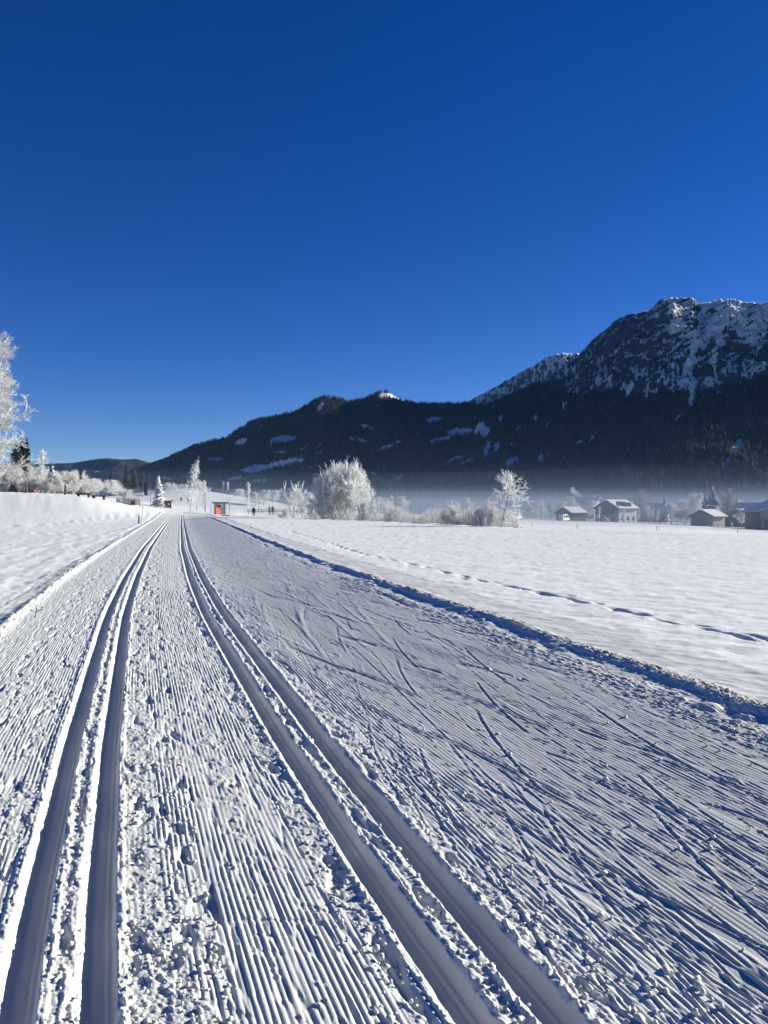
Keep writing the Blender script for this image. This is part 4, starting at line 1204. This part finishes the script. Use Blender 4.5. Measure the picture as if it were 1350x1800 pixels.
# ------------------------------------------------------------------ ditch: bushes and reeds along the field's far edge
def ditch_D(px, off=0.0):
    """depth at which the view column px meets the line behind the field edge"""
    tx = (px - 675) / FOC
    A = DIT_A + _dn * off; B = DIT_B + _dn * off
    d = B - A
    # A + k d = (tx*D, D)
    k = (A[0] - tx * A[1]) / (tx * d[1] - d[0])
    return A[1] + k * d[1]
plant('round_bush', 'frosted_bush', 'largest frosted bush, a dense white dome on the far edge of the field', 'bush', 601, ditch_D(601, 2.5), top=822, width=95, trunk='stems')
plant('young_tree', 'frosted_tree', 'small tree with drooping frosted clusters at the right end of the ditch', 'tree', 880, ditch_D(880, 1.6), top=832, width=84, rz=2.3)
GS = 'frosted shrubs along the ditch'
for (k, px, off, top, w, lab) in (
        ('thin_shrub', 517, 2.0, 849, 38, 'tall open frosted shrub left of the big round bush'), ('thin_shrub', 533, 2.6, 862, 18, 'narrow frosted shrub beside the tiny white box'),
        ('thicket_wide', 556, 2.2, 872, 30, 'low frosted shrub at the left foot of the big round bush'), ('thicket_wide', 575, 1.6, 884, 34, 'lowest frosted shrub in front of the big round bush'),
        ('thicket_wide', 500, 2.0, 893, 22, 'tiny frosted shrub right of the pair of walkers'), ('thicket_wide', 645, 2.0, 880, 28, 'frosted shrub at the right foot of the big round bush'),
        ('thin_shrub', 662, 2.4, 878, 20, 'thin frosted shrub at the start of the reed strip'), ('thin_shrub', 684, 2.0, 884, 22, 'thin frosted shrub in the left part of the reed strip'),
        ('thicket_wide', 700, 2.2, 892, 30, 'low frosted shrub in the middle of the reed strip'), ('thicket_wide', 795, 2.0, 890, 36, 'frosted shrub at the right end of the reed strip'),
        ('thin_shrub', 798, 2.6, 884, 22, 'thin upright frosted shrub at the right end of the reed strip'), ('thicket_wide', 820, 1.9, 899, 30, 'low frosted shrub two places left of the drooping tree'),
        ('thicket_wide', 848, 1.6, 893, 34, 'broad frosted shrub touching the drooping tree on its left'), ('thin_shrub', 842, 2.4, 886, 20, 'thin frosted shrub behind the broad one left of the drooping tree'),
        ('thicket', 862, 2.2, 882, 26, 'tall frosted shrub at the foot of the drooping tree'), ('thicket_wide', 903, 1.4, 914, 24, 'low frosted shrub at the right foot of the drooping tree')):
    plant(k, 'frosted_shrub', lab, 'shrub', px, ditch_D(px, off), top=top, width=w, group=GS, trunk='stems')

def reeds():
    rng = np.random.RandomState(3)
    segs = []
    for k in range(6400):
        px = rng.uniform(535, 905); off = rng.uniform(0.9, 5.5)
        dens = 0.35 + 0.65 * np.interp(px, [535, 640, 650, 720, 790, 830, 905], [0.2, 0.4, 1, 1, 0.9, 0.8, 0.35])
        if rng.rand() > dens: continue
        D = ditch_D(px, off); x = at(px, D)
        z = gzs(x, D) if k % 4 == 0 else None
        if z is None: z = zlast
        zlast = z
        hh = rng.uniform(0.5, 1.65) * (0.55 + 0.6 * abs(math.sin(px * 0.05 + 1)))
        lx, ly = rng.normal(0, 0.16, 2)
        segs.append((x, D, z - 0.3, x + lx * hh, D + ly * hh, z + hh, 0.012, 0.008))
        if rng.rand() < 0.6:
            segs.append((x + lx * hh * 0.6, D + ly * hh * .6, z + hh * 0.6, x + lx * hh + rng.normal(0, .12), D + ly * hh, z + hh * 1.05, 0.012, 0.006))
    me = tubes_mesh('reeds', segs, REED, 3)
    link(bpy.data.objects.new('reeds', me), kind='stuff', label='frosted reeds and dry stalks along the ditch')
reeds()

x, D = at(530, 138), 138
t = thing('cabin', 'tiny white box shed with a flat brown roof left of the big round bush', 'shed', (x, D, zpix(897, D)), 0.2)
part(t, 'wall', MB().box(-0.55, 0.55, -0.4, 0.4, -0.5, 0.75).mesh('cabin_wall', WHITE_PAINT))
part(t, 'roof', MB().box(-0.68, 0.68, -0.52, 0.52, 0.753, 0.86).mesh('cabin_roof', WOOD_DARK))
part(t, 'door', MB().box(-0.12, 0.16, -0.42, -0.403, -0.3, 0.55).mesh('cabin_door', WOOD))

# fence beyond the walkers
t = thing('fence', 'low weathered post and rail fence behind the skier and the walkers', 'fence', (at(485, 150), 150, gzs(at(485, 150), 150)), -0.06)
for k in range(9):
    xx = -5.6 + k * 1.4
    part(t, 'post', MB().box(xx - 0.05, xx + 0.05, -0.05, 0.05, -0.4, 0.85).mesh('rail_post', WOOD))
for zz in (0.42, 0.75):
    part(t, 'rail', MB().box(-5.7, 5.7, -0.09, -0.053, zz - 0.05, zz + 0.05).mesh('fence_rail', WOOD))
t = pole_thing('lamp_post', 'slim lamp post with a small head behind the skier', 'lamp post', 455, 140, 3.2, 0.05, METAL)
part(t, 'lamp_head', MB().box(-0.35, 0.05, -0.08, 0.08, 3.2, 3.28).mesh('post_lamp_head', DARK_PANEL))

# ------------------------------------------------------------------ people
def skin_tone(): return new_mat('skin', (0.45, 0.28, 0.20), rough=0.6)
SKIN = skin_tone()
def person(label, px, D, h, jacket, trousers, hat, rz, pose, group=None, py=None):
    x = at(px, D); z = gzs(x, D) if py is None else zpix(py, D)
    k = h / 1.75
    t = thing('person', label, 'person', (x, D, z), rz, group, (k, k, k))
    V, E, Rr = [], [], []
    def add(p, r, par=None):
        V.append(p); Rr.append(r)
        if par is not None: E.append((par, len(V) - 1))
        return len(V) - 1
    st = pose.get('stride', 0.12); arm = pose.get('arm', 0.15)
    pel = add((0, 0, 0.93), 0.135)
    ch = add((0, 0.01, 1.18), 0.14, pel); sh = add((0, 0.0, 1.40), 0.145, ch); nk = add((0, 0.01, 1.51), 0.06, sh); hd = add((0, 0.02, 1.60), 0.085, nk); ht = add((0, 0.02, 1.70), 0.075, hd)
    add((0, 0.105, 1.605), 0.02, hd)
    for s_ in (-1, 1):
        f = st * s_
        hip = add((0.10 * s_, 0, 0.86), 0.10, pel); kn = add((0.11 * s_, f * 0.55 + 0.03, 0.48), 0.068, hip); an = add((0.11 * s_, f, 0.09), 0.05, kn); add((0.12 * s_, f + 0.15, 0.04), 0.045, an)
        so = add((0.20 * s_, 0, 1.38), 0.07, sh); el = add((0.27 * s_, -arm * s_ * 0.5 - 0.02, 1.12), 0.052, so); wr = add((0.27 * s_, arm * (1.0 if pose.get('both') else -s_) + 0.10, 0.92 + pose.get('lift', 0)), 0.036, el)
        pm = add((0.27 * s_, V[wr][1] + 0.05, V[wr][2] - 0.06), 0.036, wr)
        for q in range(4):
            add((0.27 * s_ + (q - 1.5) * 0.018, V[pm][1] + 0.03, V[pm][2] - 0.075 + abs(q - 1.3) * 0.01), 0.009, pm)
        add((0.27 * s_ - 0.045 * s_, V[pm][1] + 0.05, V[pm][2] - 0.01), 0.010, pm)
    me = bpy.data.meshes.new('person_body')
    me.from_pydata(V, E, [])
    for m in (jacket, trousers, SKIN, RUBBER): me.materials.append(m)
    o = part(t, 'body', me)
    sk = o.modifiers.new('skin', 'SKIN'); sk.use_smooth_shade = True
    lay = me.skin_vertices[0] if len(me.skin_vertices) else None
    if lay is None:
        bpy.context.view_layer.objects.active = o
        import bmesh
        bm = bmesh.new(); bm.from_mesh(me); bm.verts.layers.skin.verify(); bm.to_mesh(me); bm.free()
        lay = me.skin_vertices[0]
    for i, r in enumerate(Rr):
        lay.data[i].radius = (r, r); lay.data[i].use_root = (i == 0)
    o.modifiers.new('smooth', 'SUBSURF').levels = 1
    o.modifiers['smooth'].render_levels = 1
    dg = bpy.context.evaluated_depsgraph_get()
    em = bpy.data.meshes.new_from_object(o.evaluated_get(dg))
    o.modifiers.clear(); o.data = em
    em.materials.clear()
    for m in (jacket, trousers, SKIN, RUBBER): em.materials.append(m)
    n = len(em.polygons)
    c = np.zeros(n * 3); em.polygons.foreach_get('center', c); c = c.reshape(-1, 3)
    mi = np.zeros(n, np.int32)
    mi[(c[:, 2] < 0.90) & (np.abs(c[:, 0]) < 0.215)] = 1
    mi[(c[:, 2] > 1.52)] = 2
    mi[(c[:, 2] < 0.10)] = 3
    em.polygons.foreach_set('material_index', mi)
    em.polygons.foreach_set('use_smooth', np.ones(n, bool))
    m = MB()
    for a_ in range(6):
        r0, r1 = 0.105 * math.cos(a_ * 0.26), 0.105 * math.cos((a_ + 1) * 0.26)
        m.tube((0, 0.015, 1.645 + 0.022 * a_), (0, 0.015, 1.668 + 0.022 * a_), r0, max(r1, 0.01), 12)
    part(t, 'hat', m.mesh('hat', hat))
    return t
JK_DARK = new_mat('dark_jacket', (0.02, 0.022, 0.03), rough=0.8)
JK_TAN = new_mat('light_jacket', (0.35, 0.32, 0.28), rough=0.8)
JK_GREY = new_mat('grey_jacket', (0.10, 0.11, 0.13), rough=0.8)
TR_DARK = new_mat('dark_trousers', (0.018, 0.018, 0.022), rough=0.8)
person('person in dark clothes standing alone on the trail beyond the tracks', 446, 121, 1.80, JK_DARK, TR_DARK, JK_DARK, 2.9, dict(stride=0.10, arm=0.12, both=1))
person('walker in a pale jacket, left one of the pair in the distance', 474, 128, 1.62, JK_TAN, TR_DARK, JK_GREY, 0.2, dict(stride=0.12, arm=0.14), 'pair of distant walkers')
person('walker in a grey jacket, right one of the pair in the distance', 479.5, 129, 1.62, JK_GREY, TR_DARK, JK_TAN, 0.1, dict(stride=0.12, arm=0.10), 'pair of distant walkers')
person('distant person in black walking left of the frosted larch', 318.5, 205, 1.75, JK_DARK, TR_DARK, JK_DARK, 0.1, dict(stride=0.2, arm=0.15), py=884.5)
person('distant person in black half behind the larch trunk', 331, 190, 1.72, JK_GREY, TR_DARK, JK_DARK, 0.4, dict(stride=0.15, arm=0.15), py=884.5)
for (sx, lab) in ((-0.12, 'left ski pole held by the lone skier'), (0.34, 'right ski pole held by the lone skier')):
    x, D = at(446, 121) + sx * 1.0, 120.85
    t = thing('ski_pole', lab, 'ski pole', (x, D, gzs(x, D)), 0)
    part(t, 'shaft', MB().tube((0, 0, -0.05), (0.02, 0.1, 1.15), 0.012, 0.012).mesh('ski_pole_shaft', METAL))
    part(t, 'basket', MB().tube((0, 0, 0.06), (0, 0, 0.075), 0.05, 0.05, 10).mesh('ski_pole_basket', RUBBER))

# ------------------------------------------------------------------ vans
def van(px, D, roof_py, label, rz):
    x = at(px, D)
    t = thing('van', label, 'van', (x, D, zpix(roof_py, D) - 2.62 * 0.86), rz, 'white vans parked beyond the field', (0.86, 0.86, 0.86))
    b = MB().prism([(-2.65, .40), (2.70, .40), (2.75, .95), (2.05, 1.28), (1.30, 2.22), (0.9, 2.55), (-2.55, 2.62), (-2.68, 2.4)], -0.98, 0.98)
    part(t, 'body', b.mesh('van_body', WHITE_PAINT))
    part(t, 'windscreen', MB().slab((2.03, -0.85, 1.34), (2.03, 0.85, 1.34), (1.33, 0.8, 2.20), (1.33, -0.8, 2.20), 0.012).mesh('van_windscreen', GLASS))
    for sg in (-1, 1):
        y0, y1 = (-0.995, -0.982) if sg < 0 else (0.982, 0.995)
        part(t, 'side_window', MB().prism([(0.55, 1.38), (1.72, 1.38), (1.18, 2.12), (0.55, 2.15)], y0, y1).mesh('van_door_window', GLASS))
        for (a, c) in ((-0.75, 0.40), (-2.25, -0.95)):
            part(t, 'side_window', MB().box(a, c, y0, y1, 1.40, 2.12).mesh('van_side_window', GLASS))
        for wx in (-1.75, 1.75):
            wh = part(t, 'wheel', MB().tube((wx, sg * 0.80, .36), (wx, sg * 1.0, .36), .36, k=16).mesh('van_tyre', RUBBER))
            part(wh, 'rim', MB().tube((wx, sg * 0.985, .36), (wx, sg * 1.012, .36), .20, k=12).mesh('van_rim', METAL))
        part(t, 'headlight', MB().box(2.60, 2.76, sg * 0.78 - 0.14, sg * 0.78 + 0.14, 0.85, 1.05).mesh('van_headlight', METAL))
    return t
van(906, 214, 900.0, 'white van half hidden behind the ditch shrubs, left of the two', R(52))
van(991.5, 232, 903.6, 'white van parked in front of the low shed, right of the two', R(50))

# ------------------------------------------------------------------ village
def window_part(parent, x, y, z, w, h, face, mat_frame=WOOD_DARK):
    """a window on a wall that looks along -y or +x; frame proud of the wall, pane a sub-part"""
    if face == '-y':
        f = part(parent, 'window', MB().box(x - w / 2, x + w / 2, y - 0.06, y - 0.003, z, z + h).mesh('house_window', mat_frame))
        part(f, 'pane', MB().box(x - w / 2 + .08, x + w / 2 - .08, y - 0.075, y - 0.063, z + .08, z + h - .08).mesh('house_pane', GLASS))
    else:
        f = part(parent, 'window', MB().box(x + 0.003, x + 0.06, y - w / 2, y + w / 2, z, z + h).mesh('house_window', mat_frame))
        part(f, 'pane', MB().box(x + 0.063, x + 0.075, y - w / 2 + .08, y + w / 2 - .08, z + .08, z + h - .08).mesh('house_pane', GLASS))

def gable_house(name, label, cat, px, D, apex_py, L, W, wall_h, rise, rz, wall_mat, roof_snow=True, over=0.7, windows=True, chimney=None, dormer=False, group=None, base=None, bare=None, lower=None):
    """ridge along y, gable walls face -y and +y; eave walls face -x and +x"""
    x = at(px, D)
    z0 = zpix(apex_py, D) - wall_h - rise if base is None else base
    t = thing(name, label, cat, (x, D, z0), rz, group)
    w2 = W / 2
    poly = [(-w2, -1.5), (w2, -1.5), (w2, wall_h), (0, wall_h + rise - 0.02), (-w2, wall_h)]
    part(t, 'wall', MB().prism(poly, -L / 2, L / 2).mesh('house_wall', wall_mat))
    if lower is not None:
        part(t, 'timber_gable', MB().prism([(-w2 + .05, wall_h * 0.55), (w2 - .05, wall_h * 0.55), (w2 - .05, wall_h), (0, wall_h + rise - 0.1), (-w2 + .05, wall_h)], -L / 2 - 0.06, -L / 2 - 0.003).mesh('house_gable', lower), label='dark timber boarding on the gable')
    sl = rise / w2
    for sg in (-1, 1):
        a, b = -L / 2 - over, L / 2 + over
        ex = sg * (w2 + over); ez = wall_h - over * sl
        c4 = [(0.0, a, wall_h + rise), (0.0, b, wall_h + rise), (ex, b, ez), (ex, a, ez)]
        th = 0.16 if sg < 0 else -0.16
        rf = part(t, 'roof', MB().slab(*c4, th).mesh('house_roof', TILE_DARK))
        if roof_snow:
            u = 0.18
            c4 = [(0.0, a + .05, wall_h + rise + u), (0.0, b - .05, wall_h + rise + u), (ex * 0.985, b - .05, ez + u), (ex * 0.985, a + .05, ez + u)]
            if bare and sg == bare:
                c4[0] = (ex * 0.3, a + .05, wall_h + rise * 0.66 + u); c4[1] = (ex * 0.1, b - .05, wall_h + rise * 0.88 + u)
            part(rf, 'roof_snow', MB().slab(*c4, 0.24 if sg < 0 else -0.24).mesh('house_roof_snow', ROOF_SNOW))
    if windows:
        for xx in (-W * 0.25, W * 0.25):
            window_part(t, xx, -L / 2 - (0.06 if lower is not None else 0), wall_h * 0.62, 1.1, 1.2, '-y')
            window_part(t, xx, -L / 2, 0.7, 1.1, 1.2, '-y')
        for yy in (-L * 0.3, 0.0, L * 0.3):
            window_part(t, w2, yy, 0.75, 1.0, 1.2, '+x')
        d_ = part(t, 'door', MB().box(-0.5, 0.5, -L / 2 - 0.07, -L / 2 - 0.003, -0.1, 2.0).mesh('house_door', WOOD_DARK))
        part(d_, 'handle', MB().box(0.36, 0.42, -L / 2 - 0.12, -L / 2 - 0.073, 0.9, 1.05).mesh('door_handle', METAL))
    if chimney is not None:
        cx, cy = chimney
        zc = wall_h + rise - abs(cx) * sl
        ch = part(t, 'chimney', MB().box(cx - .35, cx + .35, cy - .35, cy + .35, zc - 0.5, zc + 1.3).mesh('chimney', PLASTER))
        part(ch, 'chimney_cap', MB().box(cx - .45, cx + .45, cy - .45, cy + .45, zc + 1.303, zc + 1.42).mesh('chimney_cap', TILE_DARK))
    if dormer:
        xm = w2 * 0.55; zt = wall_h + rise - xm * sl
        dm = part(t, 'dormer', MB().prism([(w2 * 0.25, zt), (w2 * 0.95, zt - 1.0), (w2 * 0.95, zt + 0.75), (w2 * 0.25, zt + 0.95)], -1.6, 2.2).mesh('dormer', WOOD_DARK))
        part(dm, 'window', MB().box(w2 * 0.95 + 0.003, w2 * 0.95 + 0.05, -1.2, 1.8, zt - 0.35, zt + 0.5).mesh('dormer_window', GLASS))
        part(dm, 'dormer_snow', MB().prism([(w2 * 0.22, zt + 1.0), (w2 * 1.05, zt + 0.82), (w2 * 1.05, zt + 1.05), (w2 * 0.22, zt + 1.25)], -1.9, 2.5).mesh('dormer_snow', ROOF_SNOW))
    return t

# light roof slopes look to the right and towards the viewer, their gables to the left
RZ = R(-52)
gable_house('shed', 'low dark timber shed with a snowy roof behind the right van', 'shed', 1004, 268, 892.5, 8.0, 6.6, 2.9, 1.7, RZ, WOOD_DARK, windows=False)
gable_house('house', 'house with a bright snowy roof and a dark dormer in the middle of the village', 'house', 1083, 262, 880, 10.5, 9.5, 4.8, 2.6, RZ, PLASTER, dormer=True, chimney=(-0.9, 1.5), lower=WOOD_DARK)
gable_house('house', 'house with a shaded bluish snow roof between the bright roofed house and the frosted trees', 'house', 1146, 300, 886, 12, 9, 4.6, 2.2, R(62), PLASTER, chimney=(0.5, -2))
gable_house('house', 'far hazy house with a smoking chimney behind the low shed', 'house', 1033, 350, 875.5, 11, 10, 5.2, 2.6, R(50), PLASTER, chimney=(0.4, -3.0))
gable_house('shed', 'tan shed with a bright snowy roof in front of the dark conifers', 'shed', 1244, 205, 897.5, 5.8, 6.2, 2.5, 1.5, RZ, PLASTER_TAN, windows=False)
gable_house('house', 'house with two shaded snow roofs left of the brown gabled house', 'house', 1310, 225, 885.5, 10, 8, 3.9, 1.8, R(58), WOOD, chimney=(0.4, 2.2))
gable_house('house', 'brown gabled house cut by the right edge of the frame', 'house', 1368, 186, 880, 11, 12, 4.2, 2.6, R(-8), WOOD, chimney=(-1.5, -1.0), lower=PLASTER_TAN)
t = thing('lean_to', 'small lean-to with a bright snow roof below the shaded snow roofs', 'shed', (at(1307, 214), 214, zpix(896, 214) - 2.6), RZ)
part(t, 'wall', MB().box(-1.0, 1.0, -1.6, 1.6, -1.0, 2.2).mesh('lean_wall', WOOD))
rf = part(t, 'roof', MB().slab((-1.2, -1.9, 2.6), (1.5, -1.9, 2.15), (1.5, 1.9, 2.15), (-1.2, 1.9, 2.6), 0.1).mesh('lean_roof', TILE_DARK))
part(rf, 'roof_snow', MB().slab((-1.2, -1.9, 2.72), (1.48, -1.9, 2.28), (1.48, 1.9, 2.28), (-1.2, 1.9, 2.72), 0.2).mesh('lean_snow', ROOF_SNOW))

# chimney smoke
def smoke():
    rng = np.random.RandomState(5)
    D = 346; n, k = 9, 10
    V, F = [], []
    for i in range(n):
        u = i / (n - 1)
        px = 1026 - 24 * u; py = 877 - 17 * u ** 0.7
        cx, cz = at(px, D), zpix(py, D); r = 0.35 + 1.5 * u ** 0.8 * (1 if i < n - 1 else 0.2)
        for j in range(k):
            a = 2 * math.pi * j / k
            rr = r * (1 + 0.25 * rng.uniform(-1, 1))
            V.append((cx + 0.3 * rr * math.cos(a), D + rr * math.cos(a + 0.5), cz + rr * math.sin(a)))
    for i in range(n - 1):
        for j in range(k):
            F.append((i * k + j, i * k + (j + 1) % k, (i + 1) * k + (j + 1) % k, (i + 1) * k + j))
    F.append(tuple(range(k))[::-1]); F.append(tuple((n - 1) * k + j for j in range(k)))
    me = mesh_from('smoke', V, F, volume_mat('smoke_air', 0.22, (0.85, 0.85, 0.86), 0.0))
    import bmesh
    bm = bmesh.new(); bm.from_mesh(me); bmesh.ops.recalc_face_normals(bm, faces=bm.faces); bm.to_mesh(me); bm.free()
    link(bpy.data.objects.new('smoke', me), kind='stuff', label='pale plume of smoke drifting left from the chimney')
smoke()

GV = 'frosted trees in the village'
for (k, px, D, top, w, lab) in (
        ('round_tree', 935, 285, 890, 26, 'pale frosted tree right of the left van'), ('slim_tree', 951, 275, 888, 14, 'slim frosted tree between the two vans, left of the pointed one'),
        ('larch', 957, 270, 879.5, 22, 'pointed frosted tree between the two vans'), ('round_tree', 984, 300, 881, 20, 'small frosted tree over the left end of the low shed'),
        ('round_tree', 1006, 305, 874, 28, 'round frosted tree rising behind the roof of the low shed'), ('round_tree', 1035, 280, 880, 24, 'frosted tree between the low shed and the bright roofed house'),
        ('slim_tree', 1054, 250, 891, 9, 'thin frosted sapling left of the bright roofed house'), ('slim_tree', 1097, 246, 893, 9, 'thin frosted sapling before the bright roofed house'),
        ('slim_tree', 1124, 246, 896, 9, 'thin frosted sapling at the right corner of the bright roofed house'), ('thin_shrub', 1143, 250, 888, 16, 'frosted shrub in front of the shaded bluish roof'),
        ('slim_tree', 1158, 244, 896, 8, 'thin frosted sapling right of the shaded bluish roof'),
        ('round_tree', 1180, 238, 885, 30, 'rounded frosted tree nearest the shaded bluish roof'), ('round_tree', 1198, 242, 879, 28, 'frosted tree in the middle of the three left of the dark conifers'),
        ('round_tree', 1219, 236, 868, 32, 'tallest frosted tree left of the dark conifers'), ('round_tree', 1304, 200, 898, 26, 'low frosted tree before the two shaded snow roofs'),
        ('thin_shrub', 1325, 184, 905, 18, 'frosted shrub before the brown gabled house'), ('slim_tree', 1287, 192, 918, 6, 'small frosted sapling right of the tan shed'),
        ('slim_tree', 1299, 190, 917, 6, 'tiny frosted sapling two places right of the tan shed'), ('slim_tree', 1340, 178, 917, 7, 'small frosted sapling under the brown gable'),
        ('thicket_wide', 1253, 192, 920, 12, 'small frosted bush against the tan shed'), ('thicket_wide', 1066, 248, 909, 14, 'low frosted bush at the foot of the bright roofed house')):
    plant(k, 'frosted_tree' if 'shrub' not in k and 'thicket' not in k else 'frosted_shrub', lab, 'tree' if 'shrub' not in k and 'thicket' not in k else 'shrub', px, D, top=top, width=w, group=GV,
          trunk='trunk' if 'shrub' not in k and 'thicket' not in k else 'stems')
for i, (px, D, top, w, lab) in enumerate(((946, 330, 886, 26, 'misty frosted tree behind the gap between the two vans'), (968, 340, 884, 24, 'misty frosted tree left of the low shed'),
        (1072, 340, 884, 26, 'misty frosted tree behind the gable of the bright roofed house'), (1162, 330, 884, 28, 'misty frosted tree behind the shaded bluish roof'),
        (1212, 320, 880, 30, 'misty frosted tree behind the three left of the dark conifers'), (1228, 290, 878, 26, 'misty frosted tree at the left edge of the dark conifers'),
        (1296, 300, 880, 28, 'misty frosted tree above the two shaded snow roofs'), (1206, 215, 892, 24, 'low frosted tree left of the tan shed'), (1188, 225, 896, 22, 'lowest frosted tree left of the tan shed'),
        (1330, 260, 884, 30, 'misty frosted tree left of the brown gable'))):
    plant('round_tree', 'frosted_tree', lab, 'tree', px, D, top=top, width=w, group=GV)
plant('bare_tree', 'bare_tree', 'big dull bare tree behind the bright roofed house', 'tree', 1117, 292, top=862, width=46)
plant('frosted_spruce', 'spruce_tree', 'small dark spruce behind the shaded bluish roof', 'tree', 1168, 290, top=867, width=18)
plant('frosted_spruce', 'spruce_tree', 'dark broad conifer behind the tan shed, taller of the two', 'tree', 1252, 222, top=853, width=42)
plant('frosted_spruce', 'spruce_tree', 'dark broad conifer behind the tan shed, lower of the two', 'tree', 1240, 228, top=868, width=30)
plant('bare_tree', 'bare_tree', 'frost streaked bare tree right of the dark conifers', 'tree', 1278, 220, top=861, width=34)

# village fence and stakes in the field
GK = 'thin stakes in the snowy field'
for (px, D, h, lab) in ((1014, 66, 0.42, 'thin stake in the field below the low shed, nearer one'), (1016.5, 90, 0.42, 'thin stake in the field below the low shed, farther one'),
                        (1154, 64, 0.40, 'thin stake in the field below the frosted trees, nearer one'), (1158.5, 84, 0.45, 'thin stake in the field below the frosted trees, farther one'),
                        (934.5, 92, 0.42, 'thin stake in the field right of the drooping tree'), (1091, 96, 0.4, 'thin stake in the field below the bright roofed house'), (1297, 62, 0.35, 'thin stake at the right of the field')):
    pole_thing('stake', lab, 'stake', px, D, h, 0.022, WOOD_DARK, 0.03, GK)
def village_fence():
    a, b = np.array([at(1050, 246), 246]), np.array([at(1262, 186), 186])
    t = thing('fence', 'long low wooden fence in front of the village gardens', 'fence', (a[0], a[1], 0), 0)
    n = 22
    P = [a + (b - a) * i / n for i in range(n + 1)]
    zz = [gzs(p[0], p[1]) for p in P]
    for p, z in zip(P, zz):
        q = p - a
        part(t, 'post', MB().box(q[0] - .06, q[0] + .06, q[1] - .06, q[1] + .06, z - .3, z + 1.0).mesh('garden_post', WOOD))
    for i in range(n):
        q0, q1 = P[i] - a, P[i + 1] - a
        m = MB()
        m.tube((*q0, zz[i] + 0.85), (*q1, zz[i + 1] + 0.85), 0.05, 0.05, 4)
        part(t, 'rail', m.mesh('garden_rail', WOOD))
village_fence()

# ------------------------------------------------------------------ sprig and loose crumbs on the trail
x, D = at(60, 10.6), 10.6
t = thing('twig', 'small broken leafy twig stuck in the left edge of the trail', 'twig', (x, D, gzs(x, D)), 0.4)
m = MB()
for (p, q, r_) in (((0, 0, -.03), (.05, -.02, .16), .010), ((.03, -.01, .09), (-.10, -.04, .15), .007), ((.04, -.015, .12), (.17, -.03, .15), .007), ((.05, -.02, .16), (.02, -.06, .25), .006), ((.10, -.02, .14), (.19, .03, .20), .005)):
    m.tube(p, q, r_, r_ * .6, 5)
part(t, 'stem', m.mesh('twig_stem', WOOD_DARK))
for (p, a) in (((-.10, -.04, .15), .4), ((.17, -.03, .15), 2.1), ((.02, -.06, .25), 1.2), ((.19, .03, .20), 2.8), ((.06, .0, .17), 4.0)):
    c, s_ = math.cos(a), math.sin(a)
    me = mesh_from('leaf', [(p[0], p[1], p[2]), (p[0] + .035 * c - .018 * s_, p[1] + .035 * s_ + .018 * c, p[2] + .012), (p[0] + .08 * c, p[1] + .08 * s_, p[2] - .01), (p[0] + .035 * c + .018 * s_, p[1] + .035 * s_ - .018 * c, p[2] + .012), (p[0] + .04 * c, p[1] + .04 * s_, p[2] - .004)],
                   [(0, 1, 2), (0, 2, 3), (0, 4, 1), (1, 4, 2), (2, 4, 3), (3, 4, 0)], WOOD_DARK)
    part(t, 'leaf', me)
t.scale = (0.6, 0.6, 0.6)

def crumbs():
    rng = np.random.RandomState(8)
    n = 2600
    y = 1 / rng.uniform(1 / 11.0, 1 / 1.8, n)
    zones = np.array([[-0.9, -0.2], [-0.06, 0.06], [0.2, 0.55], [0.95, 1.15], [1.32, 1.42], [1.58, 1.95], [1.95, 3.9]])
    w = np.array([0.2, 0.08, 0.28, 0.12, 0.05, 0.17, 0.10]); zi = rng.choice(len(zones), n, p=w / w.sum())
    v = zones[zi, 0] + (zones[zi, 1] - zones[zi, 0]) * rng.rand(n)
    g = np.argsort(y); y, v = y[g], v[g]
    x = x_left_track(y) + KV * v
    z = gz_base(x, y) + TILT * sstep(1.0, 4.9, v) + 0.006
    ph = (1 + 5 ** 0.5) / 2
    iv = np.array([(-1, ph, 0), (1, ph, 0), (-1, -ph, 0), (1, -ph, 0), (0, -1, ph), (0, 1, ph), (0, -1, -ph), (0, 1, -ph), (ph, 0, -1), (ph, 0, 1), (-ph, 0, -1), (-ph, 0, 1)]) / math.sqrt(1 + ph * ph)
    fi = np.array([(0, 11, 5), (0, 5, 1), (0, 1, 7), (0, 7, 10), (0, 10, 11), (1, 5, 9), (5, 11, 4), (11, 10, 2), (10, 7, 6), (7, 1, 8), (3, 9, 4), (3, 4, 2), (3, 2, 6), (3, 6, 8), (3, 8, 9), (4, 9, 5), (2, 4, 11), (6, 2, 10), (8, 6, 7), (9, 8, 1)])
    r = 0.004 + 0.011 * rng.rand(n) ** 2.5
    sc = 1 + 0.35 * rng.uniform(-1, 1, (n, 12))
    ax = rng.uniform(0.7, 1.3, (n, 1, 3))
    a = rng.rand(n) * 6.28
    V = iv[None] * sc[:, :, None] * ax * r[:, None, None]
    c, s_ = np.cos(a)[:, None], np.sin(a)[:, None]
    V = np.stack([V[..., 0] * c - V[..., 1] * s_, V[..., 0] * s_ + V[..., 1] * c, V[..., 2]], -1) + np.stack([x, y, z], -1)[:, None, :]
    F = (fi[None] + (np.arange(n) * 12)[:, None, None]).reshape(-1, 3)
    link(bpy.data.objects.new('snow_crumbs', mesh_from('snow_crumbs', V.reshape(-1, 3), F, TRAIL_SNOW)), kind='stuff', label='loose crumbs of snow scattered over the groomed trail')
crumbs()
print('tris', sum(len(o.data.loop_triangles) if o.data.loop_triangles else sum(len(p.vertices) - 2 for p in o.data.polygons) if len(o.data.polygons) < 60000 else len(o.data.polygons) * 2 for o in {o.data.name: o for o in scene.objects if o.type == 'MESH'}.values()))
